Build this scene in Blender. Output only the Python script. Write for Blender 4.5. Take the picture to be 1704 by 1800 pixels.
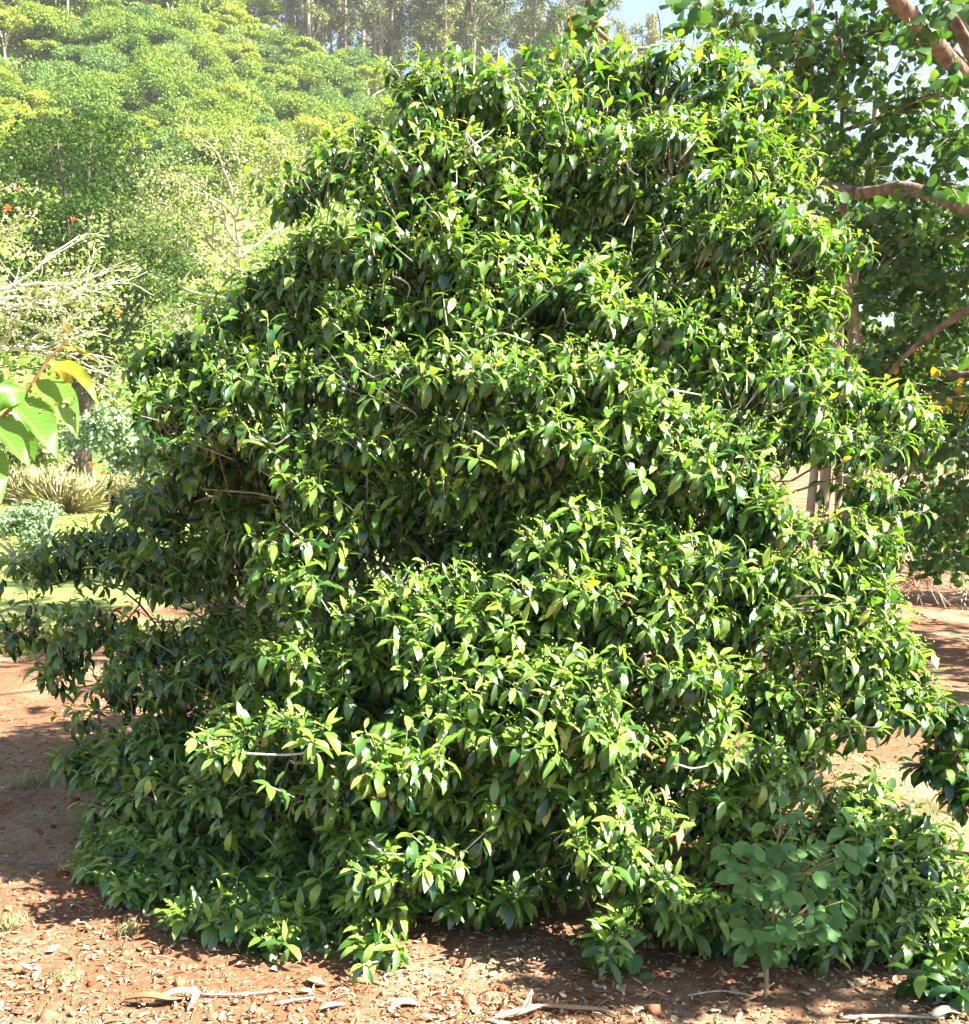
import bpy, math, random
import numpy as np
from mathutils import Matrix, Vector

for o in list(bpy.data.objects):
    bpy.data.objects.remove(o)
SC = bpy.context.scene
COL = SC.collection

# ------------------------------------------------------------------ camera
W, H, F = 1704.0, 1800.0, 2070.0          # photo size and focal length in its pixels
HORIZON = 760.0
CAMZ = 1.7
PITCH = math.atan((H / 2 - HORIZON) / F)  # looking slightly down
cam_d = bpy.data.cameras.new('camera')
cam = bpy.data.objects.new('camera', cam_d)
COL.objects.link(cam)
cam.location = (0, 0, CAMZ)
cam.rotation_euler = (math.pi / 2 - PITCH, 0, 0)
cam_d.sensor_fit = 'HORIZONTAL'
cam_d.sensor_width = 36.0
cam_d.lens = F / W * 36.0
cam_d.clip_start = 0.05
cam_d.clip_end = 4000
SC.camera = cam

# ------------------------------------------------------------------ light
SUN_DIR = Vector((0.66, -0.19, 0.69)).normalized()      # towards the sun
elev = math.asin(SUN_DIR.z)
world = bpy.data.worlds.new('World')
SC.world = world
world.use_nodes = True
wn = world.node_tree
sky = wn.nodes.new('ShaderNodeTexSky')
sky.sky_type = 'NISHITA'
sky.sun_disc = False
sky.sun_elevation = elev
sky.sun_rotation = math.atan2(SUN_DIR.x, SUN_DIR.y)
sky.air_density = 1.0
sky.dust_density = 0.4
wn.links.new(sky.outputs[0], wn.nodes['Background'].inputs['Color'])
wn.nodes['Background'].inputs['Strength'].default_value = 0.05
sun_d = bpy.data.lights.new('sun', 'SUN')
sun_d.energy = 5.0
sun_d.angle = math.radians(0.53)
sun_d.color = (1.0, 0.95, 0.86)
sun = bpy.data.objects.new('sun', sun_d)
COL.objects.link(sun)
sun.rotation_euler = SUN_DIR.to_track_quat('Z', 'Y').to_euler()
sun.location = SUN_DIR * 60
vs = SC.view_settings
vs.view_transform = 'Standard'
vs.look = 'None'
vs.gamma = 1.0
vs.use_curve_mapping = False
vs.exposure = 2.7
SC.cycles.use_denoising = True
SC.cycles.max_bounces = 4
SC.cycles.diffuse_bounces = 1
SC.cycles.glossy_bounces = 2
SC.cycles.transmission_bounces = 3
SC.cycles.volume_bounces = 0
SC.cycles.transparent_max_bounces = 4
SC.cycles.sample_clamp_indirect = 6.0


def at(u, v, Y):
    """world point at depth Y (metres ahead) that the photo shows at (u, v)"""
    a, b = (u - W / 2) / F, (H / 2 - v) / F
    c, s = math.cos(PITCH), math.sin(PITCH)
    d = np.array([a, c + b * s, -s + b * c])
    return np.array([0, 0, CAMZ]) + d * (Y / d[1])


def px(Y):
    return Y / F


# ------------------------------------------------------------------ materials
def newmat(name):
    m = bpy.data.materials.new(name)
    m.use_nodes = True
    nt = m.node_tree
    nt.nodes.clear()
    out = nt.nodes.new('ShaderNodeOutputMaterial')
    return m, nt, out


def N(nt, typ, **kw):
    n = nt.nodes.new(typ)
    for k, v in kw.items():
        setattr(n, k, v)
    return n


def ramp(nt, fac, stops):
    r = N(nt, 'ShaderNodeValToRGB')
    el = r.color_ramp.elements
    while len(el) < len(stops):
        el.new(0.5)
    for e, (p, c) in zip(el, stops):
        e.position = p
        e.color = (*c, 1)
    nt.links.new(fac, r.inputs[0])
    return r.outputs[0]


def attr_sum(nt, name):
    """per-leaf value: a mesh attribute on joined foliage, an object property on single leaves"""
    a = N(nt, 'ShaderNodeAttribute', attribute_type='GEOMETRY', attribute_name=name)
    b = N(nt, 'ShaderNodeAttribute', attribute_type='OBJECT', attribute_name=name)
    s = N(nt, 'ShaderNodeMath', operation='ADD')
    nt.links.new(a.outputs['Fac'], s.inputs[0])
    nt.links.new(b.outputs['Fac'], s.inputs[1])
    return s.outputs[0]


def leaf_mat(name, stops, trans=0.3, tcol=(1.5, 1.5, 0.6), rough=0.35, spec=0.5, objvar=None, veins=False, rvar=0.0):
    m, nt, out = newmat(name)
    L = nt.links.new
    col = ramp(nt, attr_sum(nt, 'rnd'), stops)
    if objvar:
        oi = N(nt, 'ShaderNodeObjectInfo')
        hv = ramp(nt, oi.outputs['Random'], objvar)
        mx = N(nt, 'ShaderNodeMix', data_type='RGBA', blend_type='MULTIPLY')
        mx.inputs[0].default_value = 1
        L(col, mx.inputs[6]); L(hv, mx.inputs[7])
        col = mx.outputs[2]
    if veins:
        uv = N(nt, 'ShaderNodeUVMap')
        sep = N(nt, 'ShaderNodeSeparateXYZ'); L(uv.outputs[0], sep.inputs[0])
        # side veins: slanted lines either side of the midrib (u = -1..1 across, v = 0..1 along)
        ab = N(nt, 'ShaderNodeMath', operation='ABSOLUTE'); L(sep.outputs[0], ab.inputs[0])
        sl = N(nt, 'ShaderNodeMath', operation='MULTIPLY_ADD'); L(ab.outputs[0], sl.inputs[0])
        sl.inputs[1].default_value = -0.16; L(sep.outputs[1], sl.inputs[2])
        ml = N(nt, 'ShaderNodeMath', operation='MULTIPLY'); L(sl.outputs[0], ml.inputs[0]); ml.inputs[1].default_value = 13
        fr = N(nt, 'ShaderNodeMath', operation='PINGPONG'); L(ml.outputs[0], fr.inputs[0]); fr.inputs[1].default_value = 0.5
        lt = N(nt, 'ShaderNodeMath', operation='LESS_THAN'); L(fr.outputs[0], lt.inputs[0]); lt.inputs[1].default_value = 0.045
        l2 = N(nt, 'ShaderNodeMath', operation='LESS_THAN'); L(ab.outputs[0], l2.inputs[0]); l2.inputs[1].default_value = 0.05
        mxv = N(nt, 'ShaderNodeMath', operation='MAXIMUM'); L(lt.outputs[0], mxv.inputs[0]); L(l2.outputs[0], mxv.inputs[1])
        sc_ = N(nt, 'ShaderNodeMath', operation='MULTIPLY'); L(mxv.outputs[0], sc_.inputs[0]); sc_.inputs[1].default_value = 0.45
        mv = N(nt, 'ShaderNodeMix', data_type='RGBA'); L(sc_.outputs[0], mv.inputs[0]); L(col, mv.inputs[6])
        mv.inputs[7].default_value = (0.30, 0.36, 0.10, 1)
        col = mv.outputs[2]
    p = N(nt, 'ShaderNodeBsdfPrincipled')
    L(col, p.inputs['Base Color'])
    p.inputs['Roughness'].default_value = rough
    if rvar:
        # some leaves waxy, others dusty and dull
        h_ = N(nt, 'ShaderNodeMath', operation='MULTIPLY'); L(attr_sum(nt, 'rnd'), h_.inputs[0]); h_.inputs[1].default_value = 37.7
        f_ = N(nt, 'ShaderNodeMath', operation='FRACT'); L(h_.outputs[0], f_.inputs[0])
        g_ = N(nt, 'ShaderNodeMath', operation='MULTIPLY_ADD'); L(f_.outputs[0], g_.inputs[0])
        g_.inputs[1].default_value = rvar; g_.inputs[2].default_value = rough
        L(g_.outputs[0], p.inputs['Roughness'])
    p.inputs['Specular IOR Level'].default_value = spec
    t = N(nt, 'ShaderNodeBsdfTranslucent')
    mt = N(nt, 'ShaderNodeMix', data_type='RGBA', blend_type='MULTIPLY')
    mt.inputs[0].default_value = 1
    L(col, mt.inputs[6]); mt.inputs[7].default_value = (*tcol, 1)
    L(mt.outputs[2], t.inputs['Color'])
    ms = N(nt, 'ShaderNodeMixShader')
    ms.inputs[0].default_value = trans
    L(p.outputs[0], ms.inputs[1]); L(t.outputs[0], ms.inputs[2])
    L(ms.outputs[0], out.inputs[0])
    return m


def bark_mat(name, c1, c2, scale=8, bump=0.3, stretch=(1, 1, 0.25), rough=0.85):
    m, nt, out = newmat(name)
    L = nt.links.new
    tc = N(nt, 'ShaderNodeTexCoord')
    mp = N(nt, 'ShaderNodeMapping'); mp.inputs['Scale'].default_value = stretch
    L(tc.outputs['Object'], mp.inputs[0])
    ns = N(nt, 'ShaderNodeTexNoise'); ns.inputs['Scale'].default_value = scale; ns.inputs['Detail'].default_value = 6
    L(mp.outputs[0], ns.inputs['Vector'])
    col = ramp(nt, ns.outputs['Fac'], [(0.3, c1), (0.7, c2)])
    p = N(nt, 'ShaderNodeBsdfPrincipled')
    L(col, p.inputs['Base Color']); p.inputs['Roughness'].default_value = rough
    p.inputs['Specular IOR Level'].default_value = 0.25
    b = N(nt, 'ShaderNodeBump'); b.inputs['Strength'].default_value = bump; b.inputs['Distance'].default_value = 0.02
    L(ns.outputs['Fac'], b.inputs['Height']); L(b.outputs[0], p.inputs['Normal'])
    L(p.outputs[0], out.inputs[0])
    return m


def plain_mat(name, stops, rough=0.8, spec=0.2):
    m, nt, out = newmat(name)
    col = ramp(nt, attr_sum(nt, 'rnd'), stops)
    p = N(nt, 'ShaderNodeBsdfPrincipled')
    nt.links.new(col, p.inputs['Base Color'])
    p.inputs['Roughness'].default_value = rough
    p.inputs['Specular IOR Level'].default_value = spec
    nt.links.new(p.outputs[0], out.inputs[0])
    return m


M = {}
M['shrub'] = leaf_mat('shrub_leaf', [(0.0, (0.006, 0.030, 0.008)), (0.25, (0.020, 0.080, 0.014)),
                                     (0.58, (0.140, 0.255, 0.034)), (0.9, (0.34, 0.44, 0.085)), (1.0, (0.34, 0.33, 0.05))],
                      trans=0.28, tcol=(1.8, 2.0, 0.4), rough=0.22, spec=0.85, rvar=0.22)
M['bud'] = leaf_mat('flower_bud', [(0, (0.24, 0.30, 0.05)), (1, (0.42, 0.42, 0.12))], trans=0.15, rough=0.5)
M['hau'] = leaf_mat('round_leaf', [(0.0, (0.020, 0.060, 0.016)), (0.5, (0.045, 0.115, 0.026)), (0.9, (0.085, 0.16, 0.035)),
                                   (0.97, (0.16, 0.20, 0.03)), (1.0, (0.48, 0.27, 0.03))],
                    trans=0.34, tcol=(1.7, 1.8, 0.5), rough=0.42, spec=0.4)
M['sapling'] = leaf_mat('sapling_leaf', [(0, (0.050, 0.140, 0.038)), (1, (0.10, 0.21, 0.060))], trans=0.25,
                        tcol=(1.4, 1.5, 0.7), rough=0.6, spec=0.3)
M['near'] = leaf_mat('near_leaf', [(0, (0.055, 0.16, 0.02)), (0.4, (0.10, 0.23, 0.03)), (0.75, (0.26, 0.31, 0.02)), (1, (0.23, 0.15, 0.03))],
                     trans=0.42, tcol=(1.9, 1.7, 0.5), rough=0.36, spec=0.5, veins=True)
M['monkeypod'] = leaf_mat('fine_leaf', [(0, (0.009, 0.032, 0.002)), (0.6, (0.030, 0.072, 0.003)), (1, (0.070, 0.115, 0.006))],
                          trans=0.35, tcol=(1.8, 1.7, 0.4), rough=0.6, spec=0.2)
M['coral'] = leaf_mat('pale_leaf', [(0, (0.07, 0.13, 0.03)), (0.5, (0.20, 0.27, 0.08)), (1, (0.48, 0.46, 0.25))],
                      trans=0.3, tcol=(1.5, 1.5, 0.6), rough=0.5, spec=0.3)
M['silver'] = leaf_mat('silver_leaf', [(0, (0.10, 0.18, 0.08)), (0.6, (0.22, 0.33, 0.15)), (1, (0.40, 0.48, 0.30))],
                       trans=0.25, tcol=(1.3, 1.4, 0.8), rough=0.5, spec=0.4)
HV = [(0, (0.85, 0.9, 0.8)), (0.5, (1.15, 1.1, 0.9)), (1, (1.6, 1.35, 0.9))]
M['hill_green'] = leaf_mat('hill_leaf', [(0, (0.05, 0.11, 0.022)), (0.6, (0.13, 0.22, 0.035)), (1, (0.24, 0.32, 0.06))],
                           trans=0.3, tcol=(1.6, 1.6, 0.5), rough=0.6, spec=0.2, objvar=HV)
M['hill_yellow'] = leaf_mat('hill_yellow_leaf', [(0, (0.09, 0.17, 0.03)), (0.5, (0.20, 0.29, 0.045)), (1, (0.34, 0.40, 0.08))],
                            trans=0.35, tcol=(1.6, 1.5, 0.4), rough=0.6, spec=0.2, objvar=HV)
M['hill_blue'] = leaf_mat('hill_blue_leaf', [(0, (0.05, 0.11, 0.035)), (0.6, (0.13, 0.22, 0.06)), (1, (0.24, 0.33, 0.10))],
                          trans=0.3, tcol=(1.4, 1.6, 0.7), rough=0.6, spec=0.2, objvar=HV)
M['hill_dry'] = leaf_mat('hill_dry_leaf', [(0, (0.12, 0.13, 0.05)), (0.6, (0.23, 0.25, 0.09)), (1, (0.36, 0.31, 0.16))],
                         trans=0.3, tcol=(1.4, 1.4, 0.7), rough=0.7, spec=0.2, objvar=HV)
M['euc'] = leaf_mat('eucalyptus_leaf', [(0, (0.06, 0.09, 0.04)), (0.6, (0.13, 0.16, 0.065)), (1, (0.24, 0.25, 0.10))],
                    trans=0.25, tcol=(1.4, 1.4, 0.7), rough=0.6, spec=0.25, objvar=HV)
M['grass'] = leaf_mat('grass_blade', [(0, (0.10, 0.19, 0.03)), (0.6, (0.22, 0.30, 0.06)), (1, (0.42, 0.38, 0.15))],
                      trans=0.3, tcol=(1.4, 1.4, 0.6), rough=0.6, spec=0.2)
M['straw_grass'] = leaf_mat('straw_blade', [(0, (0.30, 0.25, 0.12)), (0.5, (0.50, 0.42, 0.22)), (0.8, (0.34, 0.40, 0.14)), (1, (0.55, 0.50, 0.32))],
                            trans=0.3, tcol=(1.3, 1.2, 0.7), rough=0.7, spec=0.2)
M['litter'] = plain_mat('litter', [(0, (0.16, 0.075, 0.035)), (0.3, (0.36, 0.22, 0.11)), (0.65, (0.50, 0.36, 0.21)), (1, (0.62, 0.52, 0.37))], 0.7, 0.3)
M['flower'] = leaf_mat('orange_petal', [(0, (0.55, 0.10, 0.02)), (1, (0.75, 0.28, 0.04))], trans=0.3, tcol=(1.2, 1.0, 0.6), rough=0.5)
M['shrub_bark'] = bark_mat('shrub_bark', (0.06, 0.045, 0.032), (0.18, 0.15, 0.12), 30)
M['shrub_twig'] = bark_mat('shrub_twig', (0.20, 0.17, 0.13), (0.48, 0.44, 0.38), 40, 0.1)
M['pale_twig'] = bark_mat('pale_twig', (0.36, 0.32, 0.27), (0.62, 0.58, 0.52), 60, 0.3)
M['hau_bark'] = bark_mat('round_leaf_tree_bark', (0.07, 0.045, 0.03), (0.24, 0.165, 0.115), 22, 1.0, (1, 1, 0.6))
M['hau_twig'] = bark_mat('round_leaf_tree_twig', (0.24, 0.17, 0.11), (0.48, 0.38, 0.28), 14, 0.2)
M['coral_bark'] = bark_mat('coral_bark', (0.38, 0.32, 0.22), (0.66, 0.58, 0.44), 10)
M['twiggy_bark'] = bark_mat('twiggy_bark', (0.22, 0.17, 0.11), (0.46, 0.38, 0.26), 10)
M['dark_bark'] = bark_mat('dark_bark', (0.05, 0.035, 0.025), (0.13, 0.10, 0.075), 8)
M['euc_bark'] = bark_mat('eucalyptus_bark', (0.16, 0.11, 0.08), (0.42, 0.35, 0.28), 1.2, 0.2, (1, 1, 0.3))
M['sap_stem'] = bark_mat('sapling_stem', (0.16, 0.13, 0.06), (0.30, 0.25, 0.12), 60)
M['near_stem'] = bark_mat('near_stem', (0.18, 0.07, 0.035), (0.36, 0.20, 0.08), 60, 0.1)


# ------------------------------------------------------------------ mesh helpers
def mesh_from(name, V, polys_flat, loop_tot, mat, attrs=None, smooth=True, uv=None):
    me = bpy.data.meshes.new(name)
    V = np.ascontiguousarray(V, dtype=np.float32)
    polys_flat = np.ascontiguousarray(polys_flat, dtype=np.int32)
    loop_tot = np.ascontiguousarray(loop_tot, dtype=np.int32)
    me.vertices.add(len(V)); me.vertices.foreach_set('co', V.ravel())
    me.loops.add(len(polys_flat)); me.loops.foreach_set('vertex_index', polys_flat)
    me.polygons.add(len(loop_tot))
    starts = np.zeros(len(loop_tot), np.int32); starts[1:] = np.cumsum(loop_tot)[:-1]
    me.polygons.foreach_set('loop_start', starts)
    me.polygons.foreach_set('loop_total', loop_tot)
    if smooth:
        me.polygons.foreach_set('use_smooth', np.ones(len(loop_tot), dtype=bool))
    for k, a in (attrs or {}).items():
        at_ = me.attributes.new(k, 'FLOAT', 'FACE')
        at_.data.foreach_set('value', np.ascontiguousarray(a, dtype=np.float32))
    if uv is not None:
        ul = me.uv_layers.new(name='UVMap')
        ul.data.foreach_set('uv', np.ascontiguousarray(uv[polys_flat], dtype=np.float32).ravel())
    if mat:
        me.materials.append(mat)
    me.update(calc_edges=True)
    return me


class Tpl:
    """small template mesh: verts, face list"""
    def __init__(s, V, faces):
        s.V = np.array(V, float)
        s.flat = np.concatenate([np.array(f) for f in faces])
        s.tot = np.array([len(f) for f in faces])
        s.nf = len(faces)

    def mesh(s, name, mat, value=None):
        return mesh_from(name, s.V, s.flat, s.tot, mat)


def leaf_tpl(S, Wd, bend, fold=0.18, tipcurl=0.0):
    """leaf along +x, upper side +z; S stations 0..1, Wd half widths; bends down by `bend` radians over its length"""
    n = len(S)
    xs, zs = [0.0], [0.0]
    for i in range(1, n):
        m = 0.5 * (S[i] + S[i - 1]); th = -bend * (m + tipcurl * m * m)
        ds = S[i] - S[i - 1]
        xs.append(xs[-1] + ds * math.cos(th)); zs.append(zs[-1] + ds * math.sin(th))
    V, F_ = [], []
    V.append((xs[0], 0, zs[0]))
    for i in range(1, n - 1):
        th = -bend * S[i]
        up = (-math.sin(th) * fold * Wd[i], math.cos(th) * fold * Wd[i])
        V.append((xs[i] + up[0], Wd[i], zs[i] + up[1]))
        V.append((xs[i], 0, zs[i]))
        V.append((xs[i] + up[0], -Wd[i], zs[i] + up[1]))
    V.append((xs[-1], 0, zs[-1]))
    t = len(V) - 1
    F_ += [(0, 2, 1), (0, 3, 2)]
    for i in range(n - 3):
        a = 1 + 3 * i; b = a + 3
        F_ += [(a, a + 1, b + 1, b), (a + 1, a + 2, b + 2, b + 1)]
    a = 1 + 3 * (n - 3)
    F_ += [(a, a + 1, t), (a + 1, a + 2, t)]
    return Tpl(V, F_)


def far_leaf(bend=0.3, w=0.3):
    return Tpl([(0, 0, 0), (0.5, w, -0.03), (0.55, 0, 0.05), (0.5, -w, -0.03), (1, 0, -bend * 0.6)],
               [(0, 2, 1), (0, 3, 2), (2, 4, 1), (3, 4, 2)])


def tube_tpl(bend=0.2, n=1, sides=3, taper=0.55):
    V, F_ = [], []
    for i in range(n + 1):
        s = i / n
        z = bend * s * (1 - s) * 2
        r = 1 - (1 - taper) * s
        for k in range(sides):
            a = 2 * math.pi * k / sides
            V.append((s, r * math.cos(a), z * 0 + r * math.sin(a)))
    # bend is handled in x/y by scale, so keep straight cross-sections
    for i in range(n):
        for k in range(sides):
            a = i * sides + k; b = i * sides + (k + 1) % sides
            F_.append((a, b, b + sides, a + sides))
    return Tpl(V, F_)


def instance(tpls, tid, P, R, S3):
    """arrays -> joined verts / polys.  R: (n,3,3) with columns x,y,z ; S3: (n,3)"""
    Vs, Fl, Tt, own = [], [], [], []
    off = 0
    for t, tp in enumerate(tpls):
        idx = np.nonzero(tid == t)[0]
        if not len(idx):
            continue
        loc = tp.V[None] * S3[idx][:, None, :]
        wv = np.einsum('nij,nvj->nvi', R[idx], loc) + P[idx][:, None, :]
        nv = len(tp.V)
        Vs.append(wv.reshape(-1, 3))
        Fl.append((tp.flat[None] + (np.arange(len(idx)) * nv)[:, None] + off).ravel())
        Tt.append(np.tile(tp.tot, len(idx)))
        own.append(np.repeat(idx, tp.nf))
        off += nv * len(idx)
    return np.concatenate(Vs), np.concatenate(Fl), np.concatenate(Tt), np.concatenate(own)


def nrm(a):
    return a / np.maximum(np.linalg.norm(a, axis=-1, keepdims=True), 1e-9)


def frames(d, up):
    """frames with x = d, z as near to `up` as possible"""
    x = nrm(d)
    z = up - (up * x).sum(-1, keepdims=True) * x
    z = nrm(z)
    y = np.cross(z, x)
    return np.stack([x, y, z], axis=-1)


class Tubes:
    def __init__(s):
        s.V, s.F, s.n = [], [], 0

    def add(s, pts, rad, sides=6, wob=0.0, rng=None):
        pts = np.asarray(pts, float); n = len(pts)
        rad = np.asarray(rad, float) * np.ones(n)
        T = np.gradient(pts, axis=0); T = nrm(T)
        ref = np.array([0.0, 0.0, 1.0]) if abs(T[0][2]) < 0.9 else np.array([1.0, 0.0, 0.0])
        A = nrm(np.cross(T, ref)); B = np.cross(T, A)
        for i in range(n):
            for k in range(sides):
                a = 2 * math.pi * k / sides
                r = rad[i] * (1 + (rng.uniform(-wob, wob) if wob else 0))
                s.V.append(pts[i] + r * (math.cos(a) * A[i] + math.sin(a) * B[i]))
        o = s.n
        for i in range(n - 1):
            for k in range(sides):
                a = o + i * sides + k; b = o + i * sides + (k + 1) % sides
                s.F.append((a, b, b + sides, a + sides))
        s.F.append(tuple(o + (n - 1) * sides + k for k in range(sides)))
        s.F.append(tuple(o + k for k in reversed(range(sides))))
        s.n += n * sides

    def mesh(s, name, mat, org=(0, 0, 0)):
        V = np.array(s.V) - np.array(org)
        flat = np.concatenate([np.array(f) for f in s.F]); tot = np.array([len(f) for f in s.F])
        return mesh_from(name, V, flat, tot, mat)


def bez(p0, p1, p2, p3, n):
    t = np.linspace(0, 1, n)[:, None]
    p0, p1, p2, p3 = map(np.asarray, (p0, p1, p2, p3))
    return (1 - t) ** 3 * p0 + 3 * (1 - t) ** 2 * t * p1 + 3 * (1 - t) * t ** 2 * p2 + t ** 3 * p3


def smooth_path(pts, n=6):
    """Catmull-Rom through points"""
    P = [np.asarray(p, float) for p in pts]
    P = [2 * P[0] - P[1]] + P + [2 * P[-1] - P[-2]]
    out = []
    for i in range(1, len(P) - 2):
        for k in range(n):
            t = k / n
            a, b, c, d = P[i - 1], P[i], P[i + 1], P[i + 2]
            out.append(0.5 * (2 * b + (c - a) * t + (2 * a - 5 * b + 4 * c - d) * t * t + (3 * b - a - 3 * c + d) * t ** 3))
    out.append(P[-2])
    return np.array(out)


# ------------------------------------------------------------------ object helpers
def root(name, loc, label, cat, group=None):
    o = bpy.data.objects.new(name, None)
    o.empty_display_size = 0.2
    COL.objects.link(o)
    o.location = [float(c) for c in loc]
    o['label'] = label; o['category'] = cat
    if group:
        o['group'] = group
    return o


def part(name, me, parent, kind=None, label=None):
    o = bpy.data.objects.new(name, me)
    COL.objects.link(o)
    o.parent = parent
    if kind:
        o['kind'] = kind
    if label:
        o['label'] = label
    return o


def single(name, me, loc, label, cat, group=None):
    o = bpy.data.objects.new(name, me)
    COL.objects.link(o)
    o.location = [float(c) for c in loc]
    o['label'] = label; o['category'] = cat
    if group:
        o['group'] = group
    return o


def structure(name, me):
    o = bpy.data.objects.new(name, me)
    COL.objects.link(o)
    o['kind'] = 'structure'
    return o


def stuff(name, me, label, cat):
    o = bpy.data.objects.new(name, me)
    COL.objects.link(o)
    o['kind'] = 'stuff'; o['label'] = label; o['category'] = cat
    return o


def project(P):
    c, s = math.cos(PITCH), math.sin(PITCH)
    x = P[:, 0]; y = P[:, 1]; z = P[:, 2] - CAMZ
    depth = y * c - z * s
    up = y * s + z * c
    return W / 2 + F * x / depth, H / 2 - F * up / depth, depth


def foliage(parent, org, tpls, tid, P, R, S3, rnd, mat, leafname='leaf', massname='foliage', single_n=300, maxdepth=9.0):
    """joined foliage, with the leaves that show largest in the photo as objects of their own"""
    org = np.asarray(org, float)
    nleaf = len(P)
    pick = np.zeros(nleaf, bool)
    V, Fl, Tt, own = instance(tpls, tid, P, R, S3)
    if single_n:
        me = mesh_from('probe', V, Fl, Tt, mat)
        ob = bpy.data.objects.new('probe', me); COL.objects.link(ob)
        bpy.context.view_layer.update()
        # face owner of each leaf, sample points = face centres
        cen = np.zeros(len(Tt) * 3, np.float32); me.polygons.foreach_get('center', cen); cen = cen.reshape(-1, 3)
        area = np.zeros(len(Tt), np.float32); me.polygons.foreach_get('area', area)
        nor = np.zeros(len(Tt) * 3, np.float32); me.polygons.foreach_get('normal', nor); nor = nor.reshape(-1, 3)
        ray = cen - np.array([0, 0, CAMZ]); dist = np.linalg.norm(ray, axis=1)
        face_proj = area * np.abs((nor * ray).sum(1)) / dist ** 3
        proj = np.bincount(own, face_proj, nleaf)
        u, v, dep = project(P)
        inside = (u > 15) & (u < W - 15) & (v > 15) & (v < H - 15) & (dep > 0.5) & (dep < maxdepth)
        proj = np.where(inside, proj, 0)
        cand = np.argsort(-proj)[:4500]
        first = {}
        order = np.argsort(own, kind='stable')
        so = own[order]
        st = np.searchsorted(so, cand); en = np.searchsorted(so, cand, side='right')
        score = np.zeros(nleaf)
        o_ = Vector((0, 0, CAMZ))
        for c_, a, b in zip(cand, st, en):
            fs = order[a:b]
            vis = 0.0
            for f in fs[::2]:
                d = Vector(ray[f]) / dist[f]
                hit, loc, n_, fi = ob.ray_cast(o_, d, distance=dist[f] + 0.02)
                if hit and own[fi] == c_:
                    vis += 1
            score[c_] = proj[c_] * vis / max(1, len(fs[::2]))
        sel = np.argsort(-score)[:single_n]
        sel = sel[score[sel] > 0]
        pick[sel] = True
        bpy.data.objects.remove(ob); bpy.data.meshes.remove(me)
        meshes = [t.mesh(leafname, mat) for t in tpls]
        for i in sel:
            o = bpy.data.objects.new(leafname, meshes[tid[i]])
            COL.objects.link(o); o.parent = parent
            m4 = np.eye(4); m4[:3, :3] = R[i] * S3[i][None, :]; m4[:3, 3] = P[i] - org
            o.matrix_local = Matrix(m4.tolist())
            o['rnd'] = float(rnd[i])
    keep = ~pick
    if not keep.any():
        return
    V, Fl, Tt, own = instance(tpls, tid[keep], P[keep], R[keep], S3[keep])
    me = mesh_from(massname, V - org, Fl, Tt, mat, {'rnd': rnd[keep][own]})
    part(massname, me, parent, 'stuff' if single_n or True else None)


# ================================================================== THE SETTING
rng = np.random.default_rng(7)
pyr = random.Random(7)


def hill_h(x, y):
    ridge = 42.0 - 0.50 * (x + 15.7)
    ridge = np.clip(ridge, 4, 75)
    t = np.clip((y - 48) / 84.0, 0, 1.25)
    prof = np.where(t < 1, t ** 1.15, 1 - 0.25 * (t - 1))
    bump = 1.2 * np.sin(x * 0.21 + y * 0.13) + 0.9 * np.sin(x * 0.47 - y * 0.09)
    return -1.0 + ridge * prof + bump * np.clip(t * 3, 0, 1)


def ground_h(x, y):
    h = 0.016 * np.sin(x * 1.9 + 0.7 * y) + 0.012 * np.sin(3.1 * y - x)
    return h * np.clip((y - 2) / 3, 0, 1)


def grid_mesh(name, xs, ys, hf, mat):
    X, Y = np.meshgrid(xs, ys)
    Z = hf(X, Y)
    V = np.stack([X, Y, Z], -1).reshape(-1, 3)
    nx, ny = len(xs), len(ys)
    i, j = np.meshgrid(np.arange(nx - 1), np.arange(ny - 1))
    a = (j * nx + i).ravel()
    Q = np.stack([a, a + 1, a + nx + 1, a + nx], -1)
    return mesh_from(name, V, Q.ravel(), np.full(len(Q), 4), mat)


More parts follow.
